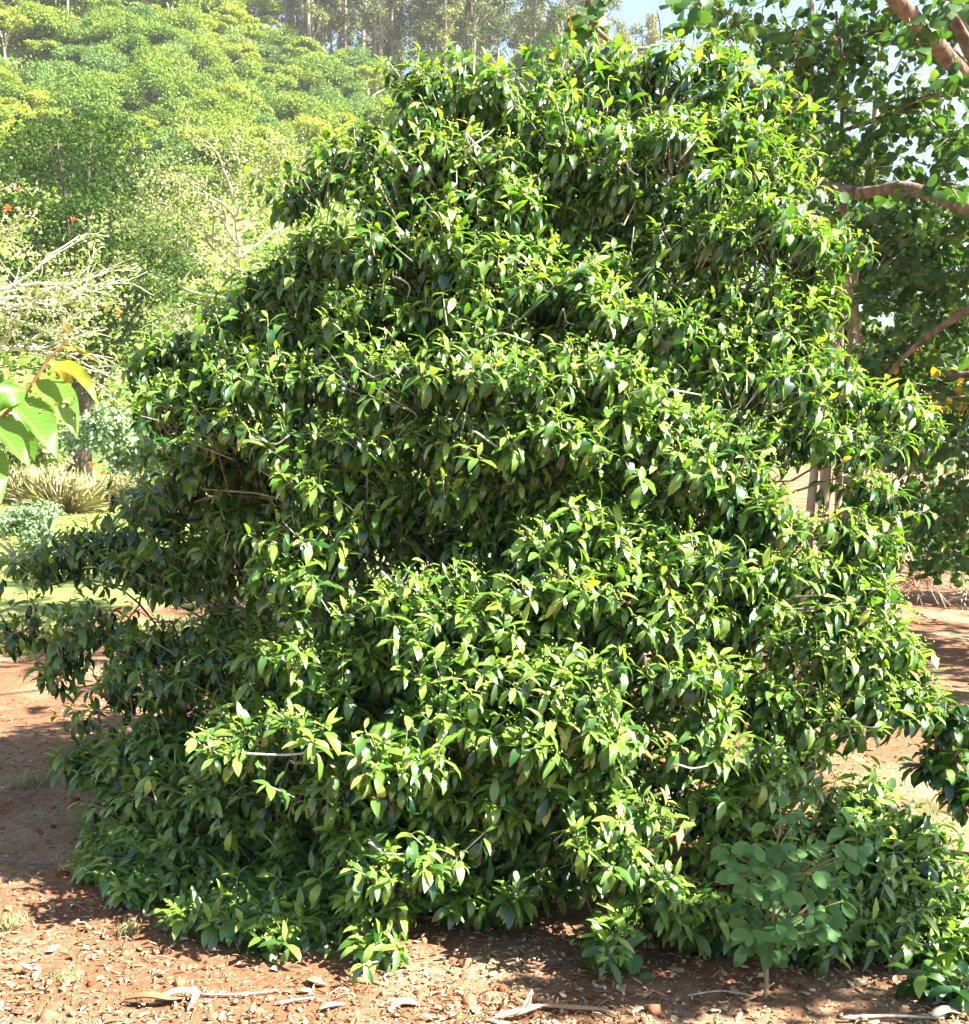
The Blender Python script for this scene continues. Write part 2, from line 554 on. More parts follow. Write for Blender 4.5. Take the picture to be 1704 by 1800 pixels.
def ground_material():
    m, nt, out = newmat('red_earth')
    L = nt.links.new
    tc = N(nt, 'ShaderNodeTexCoord')
    n1 = N(nt, 'ShaderNodeTexNoise'); n1.inputs['Scale'].default_value = 1.3; n1.inputs['Detail'].default_value = 8
    n2 = N(nt, 'ShaderNodeTexNoise'); n2.inputs['Scale'].default_value = 28; n2.inputs['Detail'].default_value = 8; n2.inputs['Roughness'].default_value = 0.7
    n3 = N(nt, 'ShaderNodeTexNoise'); n3.inputs['Scale'].default_value = 0.55; n3.inputs['Detail'].default_value = 5
    for n in (n1, n2, n3):
        L(tc.outputs['Object'], n.inputs['Vector'])
    dirt = ramp(nt, n2.outputs['Fac'], [(0.25, (0.11, 0.045, 0.022)), (0.5, (0.22, 0.10, 0.052)), (0.75, (0.33, 0.17, 0.10))])
    straw = ramp(nt, n2.outputs['Fac'], [(0.3, (0.20, 0.11, 0.06)), (0.6, (0.36, 0.25, 0.15))])
    f1 = ramp(nt, n1.outputs['Fac'], [(0.45, (0, 0, 0)), (0.62, (1, 1, 1))])
    mx = N(nt, 'ShaderNodeMix', data_type='RGBA'); L(f1, mx.inputs[0]); L(dirt, mx.inputs[6]); L(straw, mx.inputs[7])
    # thin turf further back on the left
    sep = N(nt, 'ShaderNodeSeparateXYZ'); L(tc.outputs['Object'], sep.inputs[0])
    mr = N(nt, 'ShaderNodeMapRange'); L(sep.outputs[1], mr.inputs[0])
    mr.inputs[1].default_value = 7.5; mr.inputs[2].default_value = 13; mr.inputs[3].default_value = -0.3; mr.inputs[4].default_value = 0.22
    ad = N(nt, 'ShaderNodeMath', operation='ADD'); L(mr.outputs[0], ad.inputs[0]); L(n3.outputs['Fac'], ad.inputs[1])
    mrx = N(nt, 'ShaderNodeMapRange'); L(sep.outputs[0], mrx.inputs[0])
    mrx.inputs[1].default_value = 0.5; mrx.inputs[2].default_value = 3.0; mrx.inputs[3].default_value = 0.0; mrx.inputs[4].default_value = -0.5
    ad2 = N(nt, 'ShaderNodeMath', operation='ADD'); L(ad.outputs[0], ad2.inputs[0]); L(mrx.outputs[0], ad2.inputs[1]); ad = ad2
    gf = ramp(nt, ad.outputs[0], [(0.52, (0, 0, 0)), (0.60, (1, 1, 1))])
    gcol = ramp(nt, n2.outputs['Fac'], [(0.3, (0.10, 0.16, 0.03)), (0.7, (0.30, 0.32, 0.10))])
    mg = N(nt, 'ShaderNodeMix', data_type='RGBA'); L(gf, mg.inputs[0]); L(mx.outputs[2], mg.inputs[6]); L(gcol, mg.inputs[7])
    p = N(nt, 'ShaderNodeBsdfPrincipled'); L(mg.outputs[2], p.inputs['Base Color'])
    p.inputs['Roughness'].default_value = 0.95; p.inputs['Specular IOR Level'].default_value = 0.1
    b = N(nt, 'ShaderNodeBump'); b.inputs['Strength'].default_value = 0.9; b.inputs['Distance'].default_value = 0.02
    L(n2.outputs['Fac'], b.inputs['Height']); L(b.outputs[0], p.inputs['Normal'])
    L(p.outputs[0], out.inputs[0])
    return m


def hill_material():
    m, nt, out = newmat('hillside')
    L = nt.links.new
    tc = N(nt, 'ShaderNodeTexCoord')
    n1 = N(nt, 'ShaderNodeTexNoise'); n1.inputs['Scale'].default_value = 0.35; n1.inputs['Detail'].default_value = 8
    L(tc.outputs['Object'], n1.inputs['Vector'])
    c = ramp(nt, n1.outputs['Fac'], [(0.35, (0.05, 0.09, 0.02)), (0.55, (0.13, 0.17, 0.05)), (0.7, (0.24, 0.17, 0.09))])
    p = N(nt, 'ShaderNodeBsdfPrincipled'); L(c, p.inputs['Base Color']); p.inputs['Roughness'].default_value = 0.95
    p.inputs['Specular IOR Level'].default_value = 0.1
    L(p.outputs[0], out.inputs[0])
    return m


xs = np.concatenate([[-1500, -400, -120, -60, -30], np.linspace(-15, 15, 121), [30, 60, 120, 400, 1500]])
ys = np.concatenate([[-60, -10, 0], np.linspace(2, 14, 97), np.linspace(14.5, 60, 60), [90, 200, 500, 3000]])
structure('ground', grid_mesh('ground', xs, ys, ground_h, ground_material()))
structure('hillside', grid_mesh('hillside', np.linspace(-150, 110, 131), np.linspace(46, 260, 100), hill_h, hill_material()))

# ------------------------------------------------------------------ hill vegetation
FL = [far_leaf(0.3, 0.3), far_leaf(0.6, 0.24), far_leaf(0.1, 0.36)]


def cloud(blobs, n, size, seed, upbias=0.5, shell=0.55, squash=1.0):
    """leaves spread through blobs [(centre, radii)] denser to each blob's outside; returns arrays"""
    r = np.random.default_rng(seed)
    C = np.array([b[0] for b in blobs], float); Rd = np.array([b[1] for b in blobs], float)
    w = (Rd[:, 0] * Rd[:, 1] + Rd[:, 0] * Rd[:, 2]); w = w / w.sum()
    k = r.choice(len(blobs), n, p=w)
    d = nrm(r.normal(size=(n, 3)))
    d[:, 2] = np.where(d[:, 2] < -0.35, -d[:, 2] * 0.6, d[:, 2]); d = nrm(d)
    rr = (shell + (1 - shell) * r.random(n) ** 0.7)[:, None] * (1 + 0.12 * r.normal(size=(n, 1)))
    P = C[k] + d * Rd[k] * rr
    up = nrm(d * (1 - upbias) + np.array([0, 0, 1.0]) * upbias + 0.45 * r.normal(size=(n, 3)))
    dirn = nrm(r.normal(size=(n, 3)) + d * 0.6 + np.array([0, 0, -0.25]))
    R = frames(dirn, up)
    s = size * r.uniform(0.6, 1.35, n)
    S3 = np.stack([s, s, s], -1)
    tid = r.integers(0, len(FL), n)
    rnd = np.clip(r.normal(0.5, 0.24, n), 0, 1)
    return tid, P, R, S3, rnd


def cloud_mesh(name, blobs, n, size, seed, mat, **kw):
    tid, P, R, S3, rnd = cloud(blobs, n, size, seed, **kw)
    V, Fl, Tt, own = instance(FL, tid, P, R, S3)
    return mesh_from(name, V, Fl, Tt, mat, {'rnd': rnd[own]}, smooth=False)


def rand_blobs(seed, n, spread, zc, r0, r1, flat=0.7, dome=0.4):
    r = np.random.default_rng(seed)
    out = []
    for i in range(n):
        a = r.uniform(0, 6.28); q = math.sqrt(r.random()) * spread
        z = zc + dome * (spread - q) + r.uniform(-0.25, 0.25) * spread
        rad = r.uniform(r0, r1)
        out.append(((q * math.cos(a), q * math.sin(a), z), (rad, rad, rad * flat)))
    return out


def simple_trunk(name, h, r, blobs, seed, mat, nb=5):
    rr = np.random.default_rng(seed)
    t = Tubes()
    top = np.array([rr.normal() * 0.1 * h, rr.normal() * 0.1 * h, h])
    t.add(bez((0, 0, -0.8), (0, 0, h * 0.4), top * np.array([0.4, 0.4, 0.7]), top, 6), np.linspace(r, r * 0.45, 6), 6)
    for b in blobs[:nb]:
        p0 = np.array([0, 0, h * rr.uniform(0.45, 0.8)])
        t.add(bez(p0, p0 + (np.array(b[0]) - p0) * 0.3 + [0, 0, 0.3], p0 + (np.array(b[0]) - p0) * 0.7, b[0], 5), np.linspace(r * 0.45, r * 0.15, 5), 5)
    return t.mesh(name, mat)


protos = {}
for kind, mat, lf in (('green', 'hill_green', 0.26), ('yellow', 'hill_yellow', 0.27), ('blue', 'hill_blue', 0.24)):
    for vv in range(3):
        sd = hash((kind, vv)) % 1000 if False else {'green': 10, 'yellow': 20, 'blue': 30}[kind] + vv
        if kind == 'yellow':
            bl = rand_blobs(sd, 13, 2.5, 3.6, 0.55, 0.95, 0.45, 0.35)
        elif kind == 'green':
            bl = rand_blobs(sd, 12, 2.1, 3.0, 0.9, 1.4, 0.8, 0.6)
        else:
            bl = rand_blobs(sd, 10, 1.9, 2.2, 0.8, 1.3, 0.85, 0.6)
        protos[kind, vv] = (simple_trunk('trunk', 3.4 if kind != 'blue' else 2.4, 0.16, bl, sd, M['dark_bark' if kind != 'yellow' else 'coral_bark']),
                            cloud_mesh('crown', bl, 2800, lf, sd, M[mat]))
dry = [cloud_mesh('dry_shrub', rand_blobs(40 + k, 8, 1.5, 0.7, 0.6, 1.1, 0.8, 0.4), 1100, 0.28, 40 + k, M['hill_dry']) for k in range(2)]

hill_kinds = [
    ('rounded_tree', 'green', 'rounded mid-green tree on the hillside below the eucalyptus grove', 'tree', 'rounded green trees on the hillside'),
    ('flat_topped_tree', 'yellow', 'flat-topped yellow-green tree among darker trees on the hillside', 'tree', 'yellow-green trees on the hillside'),
    ('bushy_tree', 'blue', 'bushy cooler green tree on the hillside', 'tree', 'cooler green trees on the hillside'),
]
hr = np.random.default_rng(3)
spots = []
tries = 0
while len(spots) < 470 and tries < 40000:
    tries += 1
    y = hr.uniform(70, 132) if hr.random() < 0.8 else hr.uniform(58, 80)
    u = hr.uniform(-60, 1150)
    x = (u - W / 2) / F * y
    z = float(hill_h(x, y))
    v = HORIZON - (z + 2.5 - CAMZ) / y * F
    if v < -60 or v > 300 or (u > 720 and v > 160) or (u > 540 and y > 126):
        continue
    if any((x - q[0]) ** 2 + (y - q[1]) ** 2 < 1.55 ** 2 for q in spots):
        continue
    spots.append((x, y, z, u, v))
for (x, y, z, u, v) in spots:
    q = hr.random()
    sc_ = hr.uniform(0.45, 1.0)
    zone = math.sin(x * 0.23 + y * 0.11) + 0.8 * math.sin(x * 0.09 - y * 0.17)
    if q < 0.14:
        o = single('dry_shrub', dry[int(hr.integers(2))], (x, y, z - 0.2), 'pale olive half-dry shrub between trees on the hillside', 'shrub', 'dry shrubs on the hillside')
        o.rotation_euler.z = hr.uniform(0, 6.28); o.scale = (sc_,) * 3
        continue
    k = 1 if zone + hr.normal() * 0.7 > 0.35 else (2 if hr.random() < 0.4 else 0)
    nm, key, lab, cat, grp = hill_kinds[k]
    r_ = root(nm, (x, y, z - 0.3), lab, cat, grp)
    r_.rotation_euler.z = hr.uniform(0, 6.28); r_.scale = (sc_, sc_, sc_ * hr.uniform(0.85, 1.2))
    tm, cm = protos[key, int(hr.integers(3))]
    part('trunk', tm, r_); part('crown', cm, r_)

# low scrub covering the slope between the trees: nobody could count it
n = 26000
yy = hr.uniform(56, 134, n); uu = hr.uniform(-120, 1300, n); xx = (uu - W / 2) / F * yy
P = np.stack([xx, yy, hill_h(xx, yy) + hr.random(n) * 0.9], -1)
R_ = frames(nrm(hr.normal(size=(n, 3))), nrm(np.array([0, -0.4, 1.0]) + 0.6 * hr.normal(size=(n, 3))))
s = hr.uniform(0.35, 0.8, n); S3 = np.stack([s, s, s], -1)
tid = hr.integers(0, 3, n); rnd = hr.random(n)
V, Fl, Tt, own = instance(FL, tid, P, R_, S3)
stuff('undergrowth', mesh_from('undergrowth', V, Fl, Tt, M['hill_green'], {'rnd': rnd[own]}, smooth=False),
      'low green scrub covering the slope between the hillside trees', 'undergrowth')

# eucalyptus grove on the ridge
euc = []
for k in range(4):
    rr = np.random.default_rng(60 + k)
    hgt = 24.0
    t = Tubes()
    lean = rr.normal(size=2) * 0.6
    path = np.array([[lean[0] * (z / hgt) ** 2 + 0.15 * math.sin(z * 0.5 + k), lean[1] * (z / hgt) ** 2, z] for z in np.linspace(-1.5, hgt, 12)])
    t.add(path, np.linspace(0.25, 0.06, 12), 7, 0.05, rr)
    bl = []
    for i in range(32):
        z = rr.uniform(5.0 if i < 10 else 9, hgt + 0.5)
        q = rr.uniform(0.3, 2.6) * (1 - 0.45 * (z / hgt))
        a = rr.uniform(0, 6.28)
        c = np.array([q * math.cos(a), q * math.sin(a), z])
        bl.append((c, (rr.uniform(0.6, 1.2), rr.uniform(0.6, 1.2), rr.uniform(0.7, 1.5))))
        b = np.array([0, 0, z - rr.uniform(1, 2.5)])
        t.add(bez(b, b + (c - b) * 0.4, b + (c - b) * 0.7 + [0, 0, .3], c, 4), np.linspace(0.07, 0.02, 4), 4)
    euc.append((t.mesh('trunk', M['euc_bark']), cloud_mesh('crown', bl, 4600, 0.32, 60 + k, M['euc'], shell=0.3, upbias=0.2)))
es = []
tries = 0
while len(es) < 84 and tries < 9000:
    tries += 1
    u = hr.uniform(500, 1175); y = hr.uniform(127, 158)
    x = (u - W / 2) / F * y
    if any((x - q[0]) ** 2 + (y - q[1]) ** 2 < 1.5 ** 2 for q in es):
        continue
    es.append((x, y))
    z = float(hill_h(x, y))
    r_ = root('eucalyptus_tree', (x, y, z), 'tall pale-trunked eucalyptus in the grove on the ridge', 'tree', 'eucalyptus grove on the ridge')
    r_.rotation_euler.z = hr.uniform(0, 6.28)
    s_ = hr.uniform(0.8, 1.12)
    if u > 1040:
        s_ *= 0.93 - 0.0018 * (u - 1040)
    r_.scale = (s_, s_, s_)
    k = int(hr.integers(4))
    part('trunk', euc[k][0], r_); part('crown', euc[k][1], r_)

# ------------------------------------------------------------------ middle distance, left
# broad flat-layered tree with fine bright foliage
def layered_tree():
    Y0 = 44.0
    base = at(120, 0, Y0); base[2] = 0.0
    r_ = root('broad_canopy_tree', base, 'broad layered tree with fine bright green foliage below the hillside', 'tree')
    rr = np.random.default_rng(80)
    bl = []
    lay = [(60, 250, 120), (180, 240, 110), (0, 300, 110), (130, 310, 120), (250, 300, 90), (40, 370, 120), (190, 370, 120), (290, 370, 70),
           (110, 430, 130), (260, 430, 90), (330, 470, 80), (20, 470, 120), (190, 490, 120), (300, 530, 90), (380, 540, 70), (90, 560, 120), (220, 570, 110),
           (0, 600, 120), (150, 640, 120), (-80, 280, 120), (-120, 400, 140), (-100, 520, 140), (300, 610, 90), (400, 620, 60)]
    for (u, v, w) in lay:
        for j in range(4):
            c = at(u + rr.normal() * w * 0.35, v + rr.normal() * 14, Y0 + rr.uniform(-4.5, 4)) - base
            q = w * px(Y0) * rr.uniform(0.5, 0.8)
            bl.append((c, (q, q, q * 0.30)))
    part('crown', cloud_mesh('crown', bl, 40000, 0.16, 81, M['monkeypod'], shell=0.35, upbias=0.65), r_)
    t = Tubes()
    t.add(bez((0, 0, -0.3), (0, 0, 2), (0.3, 0, 3), (0.6, 0, 5), 7), np.linspace(0.5, 0.32, 7), 8)
    for b in bl[::4]:
        p0 = np.array([rr.uniform(0, 0.4), 0, rr.uniform(2.2, 4.5)])
        t.add(bez(p0, p0 + (b[0] - p0) * 0.3 + [0, 0, 0.9], p0 + (b[0] - p0) * 0.7 + [0, 0, 0.3], b[0], 6), np.linspace(0.12, 0.03, 6), 5)
    part('trunk', t.mesh('trunk', M['dark_bark']), r_)


layered_tree()


def grow(rr, p, d, ln, rad, lev, out, tips, spread=0.55, up=0.12):
    n = 5
    pts = [np.array(p, float)]
    d = nrm(np.array(d, float))
    for i in range(n):
        d = nrm(d + rr.normal(size=3) * 0.13 + np.array([0, 0, up * 0.5]))
        pts.append(pts[-1] + d * ln / n)
    r1 = rad * 0.62
    out.append((np.array(pts), np.linspace(rad, r1, n + 1), lev))
    if lev == 0:
        tips.append((pts[-1], d)); return
    for k in range(int(rr.integers(2, 4))):
        dd = nrm(d + rr.normal(size=3) * spread + np.array([0, 0, up]))
        st = pts[-1] if k == 0 else pts[int(rr.integers(2, n + 1))]
        grow(rr, st, dd, ln * rr.uniform(0.58, 0.82), r1 * rr.uniform(0.75, 0.95), lev - 1, out, tips, spread, up)
    tips.append((pts[-1], d))


def twiggy(name, base, label, starts, lev, ln, rad, seed, nleaf, lsize, mat, bark, flowers=0, group=None, trunk=None, spread=0.5, up=0.1, scat=0.12):
    rr = np.random.default_rng(seed)
    r_ = root(name, base, label, 'tree', group)
    out, tips = [], []
    for (p, d, l) in starts:
        grow(rr, p, d, l, rad, lev, out, tips, spread, up)
    t = Tubes()
    if trunk is not None:
        t.add(*trunk)
    mains = []
    for (pts, rad_, lv) in out:
        t.add(pts, rad_, 5)
    part('trunk', t.mesh('trunk', bark, base), r_)
    pts = np.concatenate([o[0] for o in out if o[2] <= 2])
    k = rr.integers(0, len(pts), nleaf)
    n = nleaf
    P = pts[k] + rr.normal(size=(n, 3)) * scat
    R_ = frames(nrm(rr.normal(size=(n, 3))), nrm(np.array([0.2, -0.2, 1.0]) + 0.7 * rr.normal(size=(n, 3))))
    s = lsize * rr.uniform(0.6, 1.3, n); S3 = np.stack([s, s * 1.25, s], -1)
    tid = rr.integers(0, 3, n); rnd = np.clip(rr.normal(0.5, 0.25, n), 0, 1)
    V, Fl, Tt, own = instance(FL, tid, P, R_, S3)
    part('crown', mesh_from('crown', V - np.array(base), Fl, Tt, mat, {'rnd': rnd[own]}, smooth=False), r_)
    return r_, tips


def flower_cluster(rr, size):
    n = 14
    d = nrm(rr.normal(size=(n, 3)) + [0, 0, 0.5])
    R_ = frames(d, nrm(rr.normal(size=(n, 3))))
    s = size * rr.uniform(0.7, 1.2, n)
    V, Fl, Tt, own = instance([leaf_tpl([0, .2, .5, .8, 1], [0, .16, .2, .13, 0], 0.8)], np.zeros(n, int), np.zeros((n, 3)), R_, np.stack([s, s, s], -1))
    return mesh_from('flower_cluster', V, Fl, Tt, M['flower'], {'rnd': rr.random(n)[own]})


# pale coral tree reaching in from the left
base = at(-420, 760, 17.0); base[2] = 0
st = []
for (u0, v0, u1, v1, l, Y) in ((-260, 560, 60, 520, 1.25, 17), (-260, 560, 90, 480, 1.3, 17.5), (-260, 600, 60, 590, 1.15, 16.5), (-260, 540, 0, 450, 0.9, 17),
                               (-260, 620, 20, 650, 1.0, 16.5), (-260, 580, 110, 540, 1.35, 17), (-260, 560, 40, 500, 1.2, 16.2), (-260, 500, -40, 400, 0.8, 17.2), (-260, 610, 80, 620, 1.2, 17.3)):
    a_, b_ = at(u0, v0, Y), at(u1, v1, Y + 0.3)
    st.append((a_ + (b_ - a_) * 0.45, b_ - a_, l))
ct, tips = twiggy('coral_tree', base, 'pale-barked sparse tree with orange flowers reaching in from the edge', st, 3, 2.0, 0.046, 5, 2600, 0.068, M['coral'], M['coral_bark'],
                  trunk=(smooth_path([base, base + [0.1, 0, 1.2], at(-330, 560, 17)], 4), np.linspace(0.24, 0.13, 9), 8), spread=0.26, up=0.0)
t = Tubes()
for s_ in st:
    p0 = at(-330, 560, 17); t.add(bez(p0, p0 + (s_[0] - p0) * 0.4, p0 + (s_[0] - p0) * 0.7, s_[0], 5), np.linspace(0.12, 0.055, 5), 6)
part('limb', t.mesh('limb', M['coral_bark'], base), ct)
fr = np.random.default_rng(9)
fm = flower_cluster(fr, 0.065)
for (u, v, Y) in ((12, 366, 16.8), (114, 576, 16.4), (190, 540, 16.8), (208, 548, 17), (150, 655, 16.5), (172, 680, 16.6), (182, 828, 16.4), (164, 815, 16.5), (128, 385, 17), (32, 332, 17.2)):
    o = part('flower_cluster', fm, ct); o.location = Vector(at(u, v, Y) - base); o.rotation_euler = fr.uniform(0, 6.28, 3).tolist()
    o.scale = (fr.uniform(0.8, 1.3),) * 3
    o['rnd'] = 0.0

# pale twiggy tree behind the shrub's shoulder
base = at(450, 760, 29.0); base[2] = 0
fork = at(440, 600, 29)
spine = smooth_path([base, base + [0.2, 0, 1.0], fork, at(425, 480, 29), at(408, 330, 29)], 6)
st = []
for (u1, v1, l, f) in ((320, 410, 1.9, .72), (480, 330, 1.6, .9), (340, 320, 1.9, .85), (520, 350, 1.9, .8), (270, 470, 2.1, .65), (430, 280, 1.1, .98), (360, 290, 1.3, .95), (560, 420, 1.9, .7), (300, 520, 2.0, .6), (480, 300, 1.2, .93), (300, 330, 2.0, .8), (330, 430, 1.8, .75), (520, 480, 2.0, .62), (390, 270, 1.1, .99), (330, 560, 1.9, .55)):
    p_ = spine[int(f * (len(spine) - 1))]; l *= 0.8
    b_ = at(u1, v1, 29 + fr.uniform(-1.8, 1.8)); st.append((p_, b_ - p_, l))
tt, _ = twiggy('pale_twiggy_tree', base, 'pale bare-branched tree with tiny yellowish leaves behind the shrub', st, 3, 2.4, 0.046, 15, 8500, 0.085, M['coral'], M['twiggy_bark'],
               trunk=(spine, np.linspace(0.12, 0.03, len(spine)), 8), spread=0.40, up=-0.05, scat=0.2)


def bush(name, u, v_base, Y, w_px, h_px, label, mat, n, lsize, seed, cat='shrub', stems=6):
    b = at(u, v_base, Y); b[2] = ground_h(b[0], b[1])
    r_ = root(name, b, label, cat)
    rr = np.random.default_rng(seed)
    w, h = w_px * px(Y), h_px * px(Y)
    bl = []
    for k in range(12):
        q = w * 0.36 * math.sqrt(rr.random()); a = rr.uniform(0, 6.28)
        z = h * (0.25 + 0.55 * rr.random() * (1 - q / w))
        rad = h * rr.uniform(0.16, 0.28)
        bl.append(((q * math.cos(a), q * math.sin(a), z), (rad, rad, rad * 0.85)))
    part('crown', cloud_mesh('crown', bl, n, lsize, seed, mat, shell=0.3, upbias=0.35), r_)
    t = Tubes()
    for bb in bl[:stems]:
        c = np.array(bb[0]); t.add(bez((rr.normal() * .05, rr.normal() * .05, -0.05), (0, 0, h * .2), c * [0.6, 0.6, 0.5], c, 6), np.linspace(0.035, 0.012, 6), 5)
    part('stem', t.mesh('stem', M['coral_bark']), r_)
    return r_


bush('silvery_shrub', 240, 858, 30, 250, 215, 'silvery pale-leaved bush beyond the lawn', M['silver'], 5200, 0.17, 31)
bush('silvery_shrub', 350, 858, 33, 190, 180, 'silvery bush half hidden behind the big shrub shoulder', M['silver'], 3500, 0.17, 33)
bush('grey_green_shrub', 30, 985, 15.5, 180, 135, 'low grey-green shrub on the lawn below the near branch', M['silver'], 5200, 0.055, 32)
bush('green_shrub', 20, 850, 34, 220, 130, 'green bush behind the dry grass at the frame edge', M['coral'], 3500, 0.16, 34)
bush('green_shrub', 480, 855, 36, 260, 230, 'dark green bush behind the big shrub, mostly hidden', M['hill_green'], 3500, 0.2, 35)


def tuft(name, u, v, Y, w_px, h_px, label, mat, n, seed, cat='grass'):
    b = at(u, v, Y); b[2] = ground_h(b[0], b[1])
    rr = np.random.default_rng(seed)
    w, h = w_px * px(Y) / 2, h_px * px(Y)
    a = rr.uniform(0, 6.28, n); q = np.sqrt(rr.random(n)) * w * 0.5
    P = np.stack([q * np.cos(a), q * np.sin(a), np.zeros(n)], -1)
    d = nrm(np.stack([np.cos(a) * q / w * 1.1, np.sin(a) * q / w * 1.1, np.ones(n)], -1) + rr.normal(size=(n, 3)) * 0.5)
    R_ = frames(d, nrm(np.stack([-np.cos(a), -np.sin(a), np.full(n, .3)], -1) + rr.normal(size=(n, 3)) * 0.3))
    s = h * rr.uniform(0.3, 1.1, n); S3 = np.stack([s, s * 0.008 + 0.0015, s], -1)
    V, Fl, Tt, own = instance([leaf_tpl([0, .25, .5, .8, 1], [0, .3, .3, .2, 0], -b_) for b_ in (-0.6, 0.5, 1.2, 1.9)], rr.integers(0, 4, n), P, R_, S3)
    return single(name, mesh_from(name, V, Fl, Tt, mat, {'rnd': rr.random(n)[own]}), b, label, cat)


tuft('dry_grass_clump', 122, 903, 24.5, 130, 80, 'rounded straw-coloured grass clump at the lawn edge', M['straw_grass'], 1800, 41)
tuft('dry_grass_clump', 60, 870, 28, 170, 75, 'tall pale grass clump behind the grey-green shrub', M['straw_grass'], 1500, 42)
tuft('dry_grass_clump', 205, 880, 28, 120, 60, 'yellowing grass clump below the silvery bush', M['straw_grass'], 600, 43)

for (u, v, w, h, lab, sd) in ((225, 1668, 90, 30, 'small straw-coloured grass tuft on the red earth at the shadow edge', 44), (20, 1650, 110, 34, 'small dry grass tuft at the very edge of the frame on red earth', 45),
                              (120, 1748, 100, 22, 'flattened dry grass tuft near the bottom corner of the frame', 46), (60, 1390, 120, 30, 'thin grass tuft in the shade beside the shrub', 47)):
    tuft('dry_grass_tuft', u, v, 1.7 * F / (v - HORIZON), w, h, lab, M['straw_grass'], 160, sd)

# lawn blades
n = 22000
gy = 9 + 22 * hr.random(n) ** 1.2; gx = (hr.uniform(-150, 620, n) - W / 2) / F * gy
keep = (np.sin(gx * 0.9 + gy * 0.7) + np.sin(gy * 1.3 - gx * 0.4) + hr.normal(size=n) * 0.5) > -0.2
gx, gy = gx[keep], gy[keep]; n = len(gx)
P = np.stack([gx, gy, ground_h(gx, gy) - 0.005], -1)
R_ = frames(nrm(np.array([0, 0, 1.0]) + 0.45 * hr.normal(size=(n, 3))), nrm(hr.normal(size=(n, 3))))
s = hr.uniform(0.04, 0.10, n); S3 = np.stack([s, s * 0.3 + 0.004, s], -1)
V, Fl, Tt, own = instance(FL, hr.integers(0, 3, n), P, R_, S3)
stuff('lawn_grass', mesh_from('lawn_grass', V, Fl, Tt, M['grass'], {'rnd': hr.random(n)[own]}, smooth=False), 'thin yellow-green lawn grass behind the big shrub', 'grass')

# ================================================================== THE BIG SHRUB
SL = []
for b in (0.6, 1.0, 1.45, 1.9):
    SL.append(leaf_tpl([0, .2, .5, .8, 1], [0, .12, .185, .105, 0], b, 0.22))
    SL.append(leaf_tpl([0, .22, .5, .78, 1], [0, .14, .20, .12, 0], b * 1.1, 0.10, 0.3))

